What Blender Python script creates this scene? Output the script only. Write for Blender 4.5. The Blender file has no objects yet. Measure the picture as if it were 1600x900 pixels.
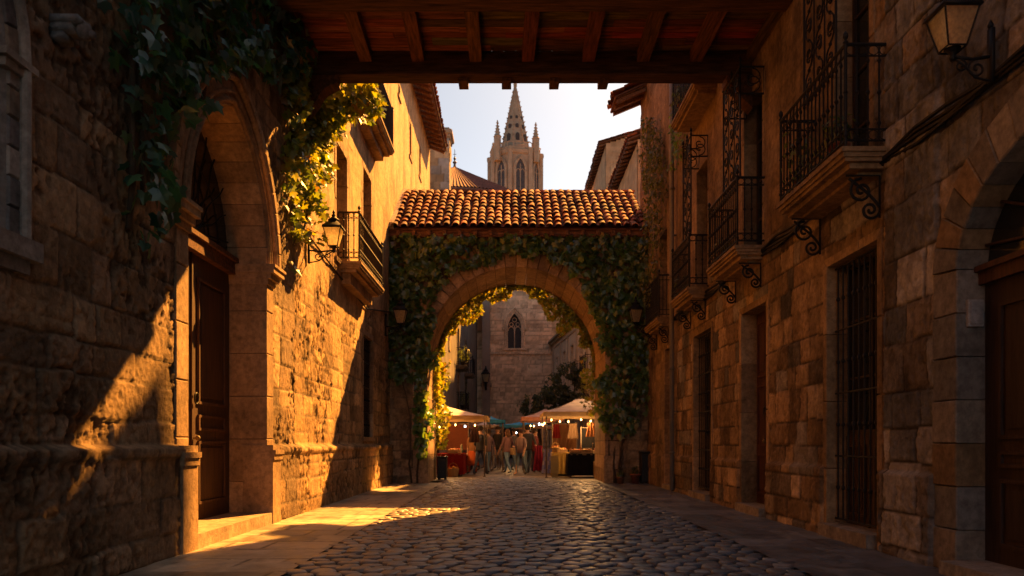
import bpy, math, random
import numpy as np
from mathutils import Vector, Matrix
R = math.radians
scene = bpy.context.scene
COL = scene.collection
SUN = Vector((0.48, 1.0, 0.90)).normalized()

# ------------------------------------------------------------------ basics
def wloc(o):
    v = Vector((0, 0, 0))
    while o is not None:
        v += o.location; o = o.parent
    return v
def tag(o, label=None, cat=None, group=None, kind=None):
    if label: o['label'] = label
    if cat: o['category'] = cat
    if group: o['group'] = group
    if kind: o['kind'] = kind
    return o
def empty(name, loc, label, cat, group=None, kind=None):
    o = bpy.data.objects.new(name, None); COL.objects.link(o); o.location = loc
    o.empty_display_size = 0.3
    return tag(o, label, cat, group, kind)
def link_mesh(name, me, mat, parent=None, smooth=False):
    o = bpy.data.objects.new(name, me); COL.objects.link(o)
    if mat: me.materials.append(mat)
    if parent is not None: o.parent = parent
    if smooth: me.polygons.foreach_set('use_smooth', [True]*len(me.polygons))
    return o
def copy_tree(o, parent=None):
    c = o.copy(); COL.objects.link(c); c.parent = parent
    for ch in list(o.children): copy_tree(ch, c)
    return c

class MB:
    """collects shapes in world coordinates with one colour per face"""
    def __init__(s): s.v = []; s.f = []; s.c = []
    def add(s, vs, fs, col=(.5, .5, .5)):
        n = len(s.v); s.v += [tuple(p) for p in vs]
        for f in fs: s.f.append(tuple(i+n for i in f)); s.c.append(col)
    def box(s, x0, x1, y0, y1, z0, z1, col=(.5,.5,.5)):
        s.add([(x0,y0,z0),(x1,y0,z0),(x1,y1,z0),(x0,y1,z0),(x0,y0,z1),(x1,y0,z1),(x1,y1,z1),(x0,y1,z1)],
              [(0,3,2,1),(4,5,6,7),(0,1,5,4),(1,2,6,5),(2,3,7,6),(3,0,4,7)], col)
    def bbox(s, x0, x1, y0, y1, z0, z1, b=.01, col=(.5,.5,.5)):
        """box with chamfered edges"""
        vs = []; idx = {}
        for i, x in enumerate((x0, x1)):
            for j, y in enumerate((y0, y1)):
                for k, z in enumerate((z0, z1)):
                    sx = b if i == 0 else -b; sy = b if j == 0 else -b; sz = b if k == 0 else -b
                    for ax, p in enumerate(((x, y+sy, z+sz), (x+sx, y, z+sz), (x+sx, y+sy, z))):
                        idx[(i,j,k,ax)] = len(vs); vs.append(p)
        fs = []
        for i in (0,1):
            fs.append([idx[(i,a,c,0)] for a,c in ((0,0),(1,0),(1,1),(0,1))])
            fs.append([idx[(a,i,c,1)] for a,c in ((0,0),(1,0),(1,1),(0,1))])
            fs.append([idx[(a,c,i,2)] for a,c in ((0,0),(1,0),(1,1),(0,1))])
        for a in (0,1):
            for c in (0,1):
                fs.append([idx[(a,c,0,0)], idx[(a,c,1,0)], idx[(a,c,1,1)], idx[(a,c,0,1)]])
                fs.append([idx[(a,0,c,0)], idx[(a,1,c,0)], idx[(a,1,c,2)], idx[(a,0,c,2)]])
                fs.append([idx[(0,a,c,1)], idx[(1,a,c,1)], idx[(1,a,c,2)], idx[(0,a,c,2)]])
                for k in (0,1): fs.append([idx[(a,c,k,0)], idx[(a,c,k,1)], idx[(a,c,k,2)]])
        s.add(vs, fs, col)
    def prism(s, pts, vec, col=(.5,.5,.5)):
        """flat polygon extruded by vec"""
        n = len(pts); vec = Vector(vec)
        a = [Vector(p) for p in pts]; b = [p+vec for p in a]
        s.add(a+b, [tuple(range(n)), tuple(reversed(range(n, 2*n)))] + [(i, i+n, (i+1) % n+n, (i+1) % n) for i in range(n)], col)
    def tube(s, path, r, n=6, col=(.5,.5,.5), closed=False):
        P = [Vector(p) for p in path]; m = len(P)
        if m < 2: return
        rs = r if isinstance(r, (list, tuple)) else [r]*m
        rings = []; prev = None
        for i, p in enumerate(P):
            t = (P[min(i+1, m-1)]-P[max(i-1, 0)])
            if t.length < 1e-9: t = Vector((0,0,1))
            t.normalize()
            if prev is None:
                a = Vector((0,0,1)) if abs(t.z) < .9 else Vector((1,0,0))
                u = t.cross(a).normalized()
            else:
                u = (prev - t*prev.dot(t))
                if u.length < 1e-6: u = t.orthogonal()
                u.normalize()
            prev = u; w = t.cross(u)
            rings.append([p + (u*math.cos(2*math.pi*k/n)+w*math.sin(2*math.pi*k/n))*rs[i] for k in range(n)])
        vs = [q for rg in rings for q in rg]; fs = []
        for i in range(m-1):
            for k in range(n):
                fs.append((i*n+k, i*n+(k+1) % n, (i+1)*n+(k+1) % n, (i+1)*n+k))
        fs.append(tuple(reversed(range(n)))); fs.append(tuple((m-1)*n+k for k in range(n)))
        s.add(vs, fs, col)
    def lathe(s, base, prof, n=8, col=(.5,.5,.5), ph=0.0):
        """prof: (radius, height) pairs above base"""
        bx, by, bz = base; vs = []; fs = []
        for r, h in prof:
            for k in range(n):
                a = 2*math.pi*k/n+ph; vs.append((bx+r*math.cos(a), by+r*math.sin(a), bz+h))
        m = len(prof)
        for i in range(m-1):
            for k in range(n): fs.append((i*n+k, i*n+(k+1) % n, (i+1)*n+(k+1) % n, (i+1)*n+k))
        fs.append(tuple(reversed(range(n)))); fs.append(tuple((m-1)*n+k for k in range(n)))
        s.add(vs, fs, col)
    def ball(s, c, r, col=(.5,.5,.5), n=8, sq=1.0, rnd=None):
        prof = []
        m = max(3, n//2)
        for i in range(m+1):
            a = -math.pi/2 + math.pi*i/m
            prof.append((max(1e-4, r*math.cos(a)), r*sq*math.sin(a)))
        s.lathe(c, prof, n, col)
    def build(s, name, mat, parent=None, smooth=False):
        if not s.v: s.v = [(0,0,0)]
        off = wloc(parent) if parent is not None else Vector((0,0,0))
        me = bpy.data.meshes.new(name)
        me.from_pydata([(p[0]-off.x, p[1]-off.y, p[2]-off.z) for p in s.v], [], s.f)
        at = me.color_attributes.new('Col', 'FLOAT_COLOR', 'CORNER')
        cols = []
        for f, c in zip(s.f, s.c): cols += [c[0], c[1], c[2], 1.0]*len(f)
        if len(cols) == 4*len(at.data): at.data.foreach_set('color', cols)
        return link_mesh(name, me, mat, parent, smooth)

def np_mesh(name, V, F, C, mat, parent=None, smooth=True, pervert=True):
    """V (n,3) world, F (m,k) indices, C (n,3)"""
    off = wloc(parent) if parent is not None else Vector((0,0,0))
    V = V - np.array([off.x, off.y, off.z])
    me = bpy.data.meshes.new(name); n = len(V); m, k = F.shape
    me.vertices.add(n); me.vertices.foreach_set('co', V.astype(np.float32).ravel())
    me.loops.add(m*k); me.loops.foreach_set('vertex_index', F.astype(np.int32).ravel())
    me.polygons.add(m)
    me.polygons.foreach_set('loop_start', np.arange(0, m*k, k, dtype=np.int32))
    me.polygons.foreach_set('loop_total', np.full(m, k, dtype=np.int32))
    me.polygons.foreach_set('use_smooth', np.full(m, smooth))
    me.update(calc_edges=True)
    at = me.color_attributes.new('Col', 'FLOAT_COLOR', 'POINT')
    at.data.foreach_set('color', np.concatenate([C, np.ones((n, 1))], 1).astype(np.float32).ravel())
    me.validate()
    return link_mesh(name, me, mat, parent)

# ------------------------------------------------------------------ materials
def nd(nt, t, **kw):
    n = nt.nodes.new(t)
    for k, v in kw.items():
        if k in n.inputs: n.inputs[k].default_value = v
        else: setattr(n, k, v)
    return n
def material(name, rough=.9, nscale=6, nlo=.7, nhi=1.2, bscale=60, bump=.3, bdist=.01, spec=.3, metal=0, stretch=None,
             rvar=0.0, stain=0.0, rugged=0.0):
    m = bpy.data.materials.new(name); m.use_nodes = True; nt = m.node_tree
    b = nt.nodes['Principled BSDF']; L = nt.links.new
    b.inputs['Roughness'].default_value = rough; b.inputs['Metallic'].default_value = metal
    b.inputs['Specular IOR Level'].default_value = spec
    geo = nd(nt, 'ShaderNodeNewGeometry'); mp = nd(nt, 'ShaderNodeMapping'); L(geo.outputs['Position'], mp.inputs['Vector'])
    if stretch: mp.inputs['Scale'].default_value = stretch
    at = nd(nt, 'ShaderNodeAttribute', attribute_name='Col')
    n1 = nd(nt, 'ShaderNodeTexNoise', Scale=nscale, Detail=6.0, Roughness=.65); L(mp.outputs[0], n1.inputs['Vector'])
    mr = nd(nt, 'ShaderNodeMapRange'); mr.inputs['From Min'].default_value = .3; mr.inputs['From Max'].default_value = .7
    mr.inputs['To Min'].default_value = nlo; mr.inputs['To Max'].default_value = nhi; L(n1.outputs['Fac'], mr.inputs['Value'])
    mx = nd(nt, 'ShaderNodeVectorMath', operation='SCALE'); L(at.outputs['Color'], mx.inputs[0]); L(mr.outputs[0], mx.inputs['Scale'])
    out = mx.outputs[0]
    if stain:
        n3 = nd(nt, 'ShaderNodeTexNoise', Scale=1.1, Detail=8.0, Roughness=.7)
        mp3 = nd(nt, 'ShaderNodeMapping'); mp3.inputs['Scale'].default_value = (1, 1, .45); L(geo.outputs['Position'], mp3.inputs['Vector']); L(mp3.outputs[0], n3.inputs['Vector'])
        m3 = nd(nt, 'ShaderNodeMapRange'); m3.inputs['From Min'].default_value = .48; m3.inputs['From Max'].default_value = .62
        m3.inputs['To Min'].default_value = 1.0; m3.inputs['To Max'].default_value = 1.0-stain; L(n3.outputs['Fac'], m3.inputs['Value'])
        mx3 = nd(nt, 'ShaderNodeVectorMath', operation='SCALE'); L(out, mx3.inputs[0]); L(m3.outputs[0], mx3.inputs['Scale']); out = mx3.outputs[0]
    L(out, b.inputs['Base Color'])
    if rvar:
        m2 = nd(nt, 'ShaderNodeMapRange'); m2.inputs['From Min'].default_value = .35; m2.inputs['From Max'].default_value = .65
        m2.inputs['To Min'].default_value = rough-rvar; m2.inputs['To Max'].default_value = rough+rvar; L(n1.outputs['Fac'], m2.inputs['Value']); L(m2.outputs[0], b.inputs['Roughness'])
    if rugged:
        n4 = nd(nt, 'ShaderNodeTexNoise', Scale=13.0, Detail=9.0, Roughness=.72); L(mp.outputs[0], n4.inputs['Vector'])
        bp4 = nd(nt, 'ShaderNodeBump', Strength=rugged, Distance=.035); L(n4.outputs['Fac'], bp4.inputs['Height'])
        m4 = nd(nt, 'ShaderNodeMapRange'); m4.inputs['From Min'].default_value = .35; m4.inputs['From Max'].default_value = .6
        m4.inputs['To Min'].default_value = .68; m4.inputs['To Max'].default_value = 1.14; L(n4.outputs['Fac'], m4.inputs['Value'])
        mx4 = nd(nt, 'ShaderNodeVectorMath', operation='SCALE'); L(out, mx4.inputs[0]); L(m4.outputs[0], mx4.inputs['Scale']); L(mx4.outputs[0], b.inputs['Base Color'])
    if bump:
        n2 = nd(nt, 'ShaderNodeTexNoise', Scale=bscale, Detail=5.0, Roughness=.7); L(mp.outputs[0], n2.inputs['Vector'])
        bp = nd(nt, 'ShaderNodeBump', Strength=bump, Distance=bdist); L(n2.outputs['Fac'], bp.inputs['Height']); L(bp.outputs[0], b.inputs['Normal'])
        if rugged: L(bp4.outputs[0], bp.inputs['Normal'])
    return m
M = {}
M['stone'] = material('weathered_stone', .92, 5, .72, 1.22, 45, .55, .012, spec=.2, stain=.5, rugged=.75)
M['cut'] = material('cut_stone', .88, 7, .75, 1.2, 40, .5, .01, spec=.2, stain=.4, rugged=.4)
M['far_stone'] = material('distant_stone', .92, .9, .75, 1.2, 6, .3, .05, spec=.2)
M['wood_x'] = material('old_timber_along', .8, 3.0, .22, 1.7, 14, 1.0, .025, spec=.25, stretch=(.7, 7, 7))
M['wood_y'] = material('old_timber_across', .8, 3.0, .22, 1.7, 14, 1.0, .025, spec=.25, stretch=(7, .7, 7))
M['wood_z'] = material('door_timber', .62, 3.0, .4, 1.4, 14, .6, .008, spec=.35, stretch=(8, 8, .7), stain=.35)
M['tile'] = material('clay_tile', .88, 5, .45, 1.3, 30, .5, .008, spec=.2, stain=.35)
M['iron'] = material('wrought_iron', .6, 20, .7, 1.3, 60, .25, .002, spec=.25)
M['cobble'] = material('worn_cobble', .42, 9, .6, 1.4, 35, .5, .008, spec=.6, rvar=.14)
M['flag'] = material('worn_flagstone', .52, 4, .65, 1.3, 28, .45, .006, spec=.45, rvar=.16, stain=.2)
M['earth'] = material('dark_grout', .9, 10, .6, 1.3, 60, .6, .01)
M['cloth'] = material('woven_cloth', .9, 5, .85, 1.1, 30, .25, .01, spec=.1)
M['paint'] = material('painted_surface', .5, 8, .85, 1.1, 40, .15, .003)
M['lead'] = material('leaded_glass', .6, 4, .6, 1.4, 12, .3, .01)
M['skin'] = material('figure_surface', .8, 8, .9, 1.1, 30, .2, .004)
M['bark'] = material('bark', .95, 10, .6, 1.3, 25, .9, .015, stretch=(3, 3, .6))
def glass_dark():
    m = bpy.data.materials.new('dark_window_glass'); m.use_nodes = True; b = m.node_tree.nodes['Principled BSDF']
    b.inputs['Base Color'].default_value = (.012, .014, .018, 1); b.inputs['Roughness'].default_value = .12
    nt = m.node_tree; n = nd(nt, 'ShaderNodeTexNoise', Scale=2.5); bp = nd(nt, 'ShaderNodeBump', Strength=.15, Distance=.02)
    nt.links.new(n.outputs['Fac'], bp.inputs['Height']); nt.links.new(bp.outputs[0], b.inputs['Normal'])
    return m
M['glass'] = glass_dark()
def trans_mat(name, frac, gloss=.06, tint=(1,1,1), rough=.4, nlo=.8, nhi=1.2):
    m = bpy.data.materials.new(name); m.use_nodes = True; nt = m.node_tree; L = nt.links.new
    nt.nodes.remove(nt.nodes['Principled BSDF']); out = nt.nodes['Material Output']
    at = nd(nt, 'ShaderNodeAttribute', attribute_name='Col')
    nz = nd(nt, 'ShaderNodeTexNoise', Scale=9.0, Detail=3.0); mr = nd(nt, 'ShaderNodeMapRange'); mr.inputs['From Min'].default_value = .3; mr.inputs['From Max'].default_value = .7
    mr.inputs['To Min'].default_value = nlo; mr.inputs['To Max'].default_value = nhi; L(nz.outputs['Fac'], mr.inputs['Value'])
    sc = nd(nt, 'ShaderNodeVectorMath', operation='SCALE'); L(at.outputs['Color'], sc.inputs[0]); L(mr.outputs[0], sc.inputs['Scale'])
    d = nd(nt, 'ShaderNodeBsdfDiffuse'); L(sc.outputs[0], d.inputs['Color'])
    tm = nd(nt, 'ShaderNodeVectorMath', operation='MULTIPLY'); L(sc.outputs[0], tm.inputs[0]); tm.inputs[1].default_value = tint
    t = nd(nt, 'ShaderNodeBsdfTranslucent'); L(tm.outputs[0], t.inputs['Color'])
    g = nd(nt, 'ShaderNodeBsdfGlossy', Roughness=rough); g.inputs['Color'].default_value = (1,1,1,1)
    m1 = nd(nt, 'ShaderNodeMixShader', Fac=frac); L(d.outputs[0], m1.inputs[1]); L(t.outputs[0], m1.inputs[2])
    m2 = nd(nt, 'ShaderNodeMixShader', Fac=gloss); L(m1.outputs[0], m2.inputs[1]); L(g.outputs[0], m2.inputs[2]); L(m2.outputs[0], out.inputs['Surface'])
    return m
M['leaf'] = trans_mat('leaf', .58, .07, (2.6, 1.9, .5))
M['lampglass'] = trans_mat('frosted_lamp_glass', .9, .05, (1.0, .97, .9), .2)
M['canvas'] = trans_mat('awning_canvas', .10, .0, (1,1,1))
def emis(name, col, st):
    m = bpy.data.materials.new(name); m.use_nodes = True; b = m.node_tree.nodes['Principled BSDF']
    b.inputs['Base Color'].default_value = (*col, 1); b.inputs['Emission Color'].default_value = (*col, 1); b.inputs['Emission Strength'].default_value = st
    return m
M['bulb'] = emis('warm_bulb', (1, .42, .10), 5)
M['bulbw'] = emis('white_bulb', (.75, .9, 1), 6)

IRON = (.010, .010, .012)
# ------------------------------------------------------------------ noise
def vnoise(u, v, scale, seed):
    x = u*scale+seed*17.13; y = v*scale+seed*5.77
    xi = np.floor(x).astype(np.int64); yi = np.floor(y).astype(np.int64); fx = x-xi; fy = y-yi
    fx = fx*fx*(3-2*fx); fy = fy*fy*(3-2*fy)
    def h(a, b):
        n = (a*374761393 + b*668265263 + seed*1442695) & 0xffffffff
        n = ((n ^ (n >> 13))*1274126177) & 0xffffffff
        return ((n ^ (n >> 16)) & 0xffff)/65535.0
    return (h(xi,yi)*(1-fx)+h(xi+1,yi)*fx)*(1-fy)+(h(xi,yi+1)*(1-fx)+h(xi+1,yi+1)*fx)*fy
def fbm(u, v, scale, seed, octs=4):
    s = 0; a = .5; t = 0
    for i in range(octs):
        s = s+vnoise(u, v, scale*2**i, seed+i*7)*a; t += a; a *= .5
    return s/t
def sstep(a, b, x):
    t = np.clip((x-a)/(b-a), 0, 1); return t*t*(3-2*t)
class Plane:
    """u along U, v along V, d outwards along N"""
    def __init__(s, o, U, N, V=(0,0,1)):
        s.o = np.array(o, float); s.U = np.array(U, float); s.N = np.array(N, float); s.V = np.array(V, float)
    def __call__(s, u, v, d=0): return Vector(s.o+s.U*u+s.V*v+s.N*d)
def inside(poly, u, v):
    r = np.zeros(u.shape, bool); n = len(poly); j = n-1
    for i in range(n):
        xi, yi = poly[i]; xj, yj = poly[j]
        if yi != yj:
            c = ((yi > v) != (yj > v)) & (u < (xj-xi)*(v-yi)/(yj-yi)+xi); r ^= c
        j = i
    return r
def masonry(name, P, u0, u1, v0, v1, res, mat, parent, pal, ch=(.28,.42), bl=(.4,.8), seed=1, holes=(), mort=(.2,.15,.1),
            offset=None, relief=None, plaster=None, pcol=(.4,.28,.16), top=None, joint=.014, jd=.02, boff=.018, pit=.5, warp=.03, resv=None, cvar=.25):
    rnd = np.random.RandomState(seed)
    U = np.arange(u0, u1+res*.5, res); U[-1] = u1
    rv = resv or res; W = np.arange(v0, v1+rv*.5, rv); W[-1] = v1
    u, v = np.meshgrid(U, W); nu = len(U); nv = len(W)
    wu = u+(fbm(u, v, 2.2, seed, 3)-.5)*warp*2; wv = v+(fbm(u, v, 1.9, seed+31, 3)-.5)*warp*2
    hs = [v0-.3]
    while hs[-1] < v1+.6: hs.append(hs[-1]+rnd.uniform(*ch))
    hs = np.array(hs); ci = np.clip(np.searchsorted(hs, wv)-1, 0, len(hs)-2)
    dv = np.minimum(wv-hs[ci], hs[ci+1]-wv)
    du = np.zeros_like(u); bid = np.zeros(u.shape, int)
    for c in range(len(hs)-1):
        m = ci == c
        if not m.any(): continue
        bs = [u0-1-rnd.uniform(0, bl[1])]
        while bs[-1] < u1+1: bs.append(bs[-1]+rnd.uniform(*bl)*rnd.choice([.7, 1, 1, 1.3]))
        bs = np.array(bs); x = wu[m]; k = np.clip(np.searchsorted(bs, x)-1, 0, len(bs)-2)
        du[m] = np.minimum(x-bs[k], bs[k+1]-x); bid[m] = c*977+k
    d = np.minimum(du, dv)+(fbm(u, v, 14, seed+3, 2)-.5)*joint*1.2
    g = sstep(joint*.2, joint*1.35, d)
    nb = bid.max()+1
    rh = rnd.rand(nb)[bid]; tiltu = (rnd.rand(nb)[bid]-.5); pi = rnd.randint(0, len(pal), nb)[bid]; br = 1+(rnd.rand(nb)[bid]-.5)*2*cvar
    dirty = rnd.rand(nb)[bid]
    rl = relief(u, v) if relief is not None else 1.0
    n1 = fbm(u, v, 5, seed+11, 4); n2 = fbm(u, v, 22, seed+12, 3)
    n3 = np.abs(fbm(u, v, 11, seed+14, 3)-.5)*2
    h = g*(jd - .010*rl*sstep(.0,.22,.22-n3)*1.0 + (rh-.5)*2*boff*rl + (n1-.5)*.018*rl + (n2-.5)*.010*rl) - (1-g)*jd*(rl-1)*.6
    pits = np.maximum(sstep(.60, .68, fbm(u, v, 9, seed+21, 3)), sstep(.62, .68, fbm(u*1.5, v*.7, 13, seed+25, 2)))*sstep(.42, .56, fbm(u, v, 1.3, seed+22, 2))
    h = h-pits*.026*pit
    pal = np.array(pal); C = pal[pi]*br[..., None]
    C = C*(1+(n1-.5)[..., None]*.5)
    C = C*(1-.2*(dirty > .86)[..., None])
    C = C*g[..., None]+np.array(mort)*(1-g[..., None]); C = C*(1-.6*pits[..., None]*pit)
    if plaster is not None:
        p = np.clip(plaster(u, v), 0, 1)
        h = h*(1-p)+p*(.028+(fbm(u, v, 1.6, seed+41, 5)-.5)*.03)
        pc = np.array(pcol)*(.75+.5*fbm(u*1.8, v*.5, 1.6, seed+44, 4))[..., None]
        C = C*(1-p[..., None])+pc*p[..., None]
    if offset is not None:
        f = np.ones_like(u)
        for hp in holes:
            if min(p[1] for p in hp) < .6:
                a_ = min(p[0] for p in hp); b__ = max(p[0] for p in hp); f = np.minimum(f, np.clip(np.maximum(a_-u, u-b__)/.03, 0, 1))
        h = h+offset(u, v)*f
    V = P.o+u[..., None]*P.U+v[..., None]*P.V+h[..., None]*P.N
    V = V.reshape(-1, 3); C = np.clip(C, .01, .9).reshape(-1, 3)
    a = (np.arange(nv-1)[:, None]*nu+np.arange(nu-1)[None, :])
    uc = (U[:-1]+U[1:])/2; vc = (W[:-1]+W[1:])/2; uu, vv = np.meshgrid(uc, vc)
    keep = np.ones(uu.shape, bool)
    for hpoly in holes: keep &= ~inside(hpoly, uu, vv)
    if top is not None: keep &= vv < top(uu)
    a = a[keep]
    F = np.stack([a, a+1, a+nu+1, a+nu], 1)
    if np.dot(np.cross(P.U, P.V), P.N) < 0: F = F[:, ::-1]
    used = np.unique(F); rm = np.zeros(len(V), int); rm[used] = np.arange(len(used))
    return np_mesh(name, V[used], rm[F], C[used], mat, parent, smooth=True)

# ------------------------------------------------------------------ openings
def arch_path(uc, half, spring, rise=None, pointed=False, base=0.0, n=14, jamb=True, jn=6):
    """inner outline of an opening: up one jamb, over, down the other"""
    pts = []
    if jamb: pts += [(uc-half, base+(spring-base)*i/jn) for i in range(jn)]
    if pointed:
        r = (rise*rise+half*half)/(2*half); off = r-half; am = math.acos(off/r)
        for i in range(n//2+1):
            a = am*i/(n//2); pts.append((uc+off-r*math.cos(a), spring+r*math.sin(a)))
        for i in range(n//2-1, -1, -1):
            a = am*i/(n//2); pts.append((uc-off+r*math.cos(a), spring+r*math.sin(a)))
    else:
        rise = rise or half
        for i in range(n+1):
            a = math.pi*(1-i/n); pts.append((uc+half*math.cos(a), spring+rise*math.sin(a)))
    if jamb: pts += [(uc+half, base+(spring-base)*i/jn) for i in range(jn-1, -1, -1)]
    return pts
def rect_path(u0, u1, v0, v1, ns=4, nt=3):
    return ([(u0, v0+(v1-v0)*i/ns) for i in range(ns)] + [(u0+(u1-u0)*i/nt, v1) for i in range(nt)] +
            [(u1, v1-(v1-v0)*i/ns) for i in range(ns+1)])
def offset_path(path, w):
    out = []; n = len(path)
    for i, p in enumerate(path):
        a = path[max(i-1, 0)]; b = path[min(i+1, n-1)]
        d1 = (p[0]-a[0], p[1]-a[1]); d2 = (b[0]-p[0], b[1]-p[1])
        def nrm(d):
            l = math.hypot(*d); return (-d[1]/l, d[0]/l) if l > 1e-9 else None
        n1 = nrm(d1); n2 = nrm(d2)
        if n1 is None: n1 = n2
        if n2 is None: n2 = n1
        s = (n1[0]+n2[0], n1[1]+n2[1]); l = math.hypot(*s); s = (s[0]/l, s[1]/l)
        k = w/max(.5, s[0]*n1[0]+s[1]*n1[1]); out.append((p[0]+s[0]*k, p[1]+s[1]*k))
    return out
def ring(mb, P, path, w, d0, d1, pal, seed=1, gap=.004, jit=.006, wj=0, split=1):
    """stone blocks following a path; w = width outwards, d0 front, d1 back"""
    rnd = random.Random(seed); out = offset_path(path, w)
    for i in range(0, len(path)-1):
        a = path[i]; b = path[i+1]; A = out[i]; B = out[i+1]
        L = math.hypot(b[0]-a[0], b[1]-a[1])
        if L < 1e-6: continue
        t = min(.3, gap/L); q = 1+rnd.uniform(-wj, wj)
        def lp(p, q2, s): return (p[0]+(q2[0]-p[0])*s, p[1]+(q2[1]-p[1])*s)
        a2, b2 = lp(a, b, t), lp(a, b, 1-t); A2, B2 = lp(A, B, t), lp(A, B, 1-t)
        A2 = lp(a2, A2, q); B2 = lp(b2, B2, q)
        f = d0+rnd.uniform(-jit, jit); c = Vector(rnd.choice(pal))*rnd.uniform(.8, 1.2)
        e = min(.012, w*.2)
        def inn(p, q2, r2, s2):   # inset corners for a chamfer
            cx = (p[0]+q2[0]+r2[0]+s2[0])/4; cy = (p[1]+q2[1]+r2[1]+s2[1])/4
            o = []
            for k in (p, q2, r2, s2):
                l = math.hypot(cx-k[0], cy-k[1]) or 1; o.append((k[0]+(cx-k[0])/l*e, k[1]+(cy-k[1])/l*e))
            return o
        quad = [a2, b2, B2, A2]; iq = inn(*quad)
        vs = [P(x, y, d1) for x, y in quad]+[P(x, y, f-e) for x, y in quad]+[P(x, y, f) for x, y in iq]
        fs = [(8,9,10,11)]
        for k in range(4):
            n2 = (k+1) % 4; fs += [(k, n2, n2+4, k+4), (k+4, n2+4, n2+8, k+8)]
        mb.add(vs, fs, tuple(c))
def strip(mb, P, path, r, d, col, n=6): mb.tube([P(a, b, d) for a, b in path], r, n, col)
def fill(mb, P, path, d, col=(.1,.1,.1), th=.04):
    pts = [P(a, b, d) for a, b in path]; N = Vector(P.N); mb.prism(pts, -N*th, col)

# ------------------------------------------------------------------ ironwork
def spiral(P, u, v, d, r0, turns, a0, sgn=1, axis='d', n=22, shrink=.85):
    """spiral ending at the middle; in plane (u,v) or (d,v)"""
    pts = []
    for i in range(n+1):
        t = i/n; a = a0+sgn*turns*2*math.pi*t; r = r0*(1-shrink*t)
        x = r*math.cos(a); y = r*math.sin(a)
        pts.append(P(u+x, v+y, d) if axis == 'u' else P(u, v+y, d+x))
    return pts
def scroll_bracket(P, u, v_top, proj, h, parent, mat, thick=.016):
    mb = MB()
    # flat bar down the wall and along the slab, then two big curls joined
    mb.tube([P(u, v_top-h*.95, .03), P(u, v_top-.02, .03), P(u, v_top-.02, proj)], thick*.8, 5, IRON)
    rr = h*.27
    mb.tube(spiral(P, u, v_top-rr-.05, proj*.58, rr, 1.6, math.pi*.5, -1, 'd'), thick, 6, IRON)
    r2 = h*.2
    mb.tube(spiral(P, u, v_top-h*.78, .03+r2, r2, 1.5, math.pi*1.1, 1, 'd'), thick, 6, IRON)
    pts = []
    for i in range(13):
        t = i/12; pts.append(P(u, v_top-.05-(h*.62)*t, proj*.58+rr-(proj*.58+rr-.03)*(t**1.3)-.06*math.sin(t*math.pi)))
    mb.tube(pts, thick, 6, IRON)
    return mb.build('bracket', mat, parent, True)
def baluster(mb, p, h, r=.0105, ornate=True):
    x, y, z = p
    if ornate:
        mb.lathe((x, y, z), [(r,0),(r,.15*h),(r*2.2,.18*h),(r,.21*h),(r,.47*h),(r*2.4,.5*h),(r,.53*h),(r,.8*h),(r*2,.83*h),(r,.86*h),(r,h)], 6, IRON)
    else: mb.lathe((x, y, z), [(r,0),(r,h)], 5, IRON)
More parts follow.
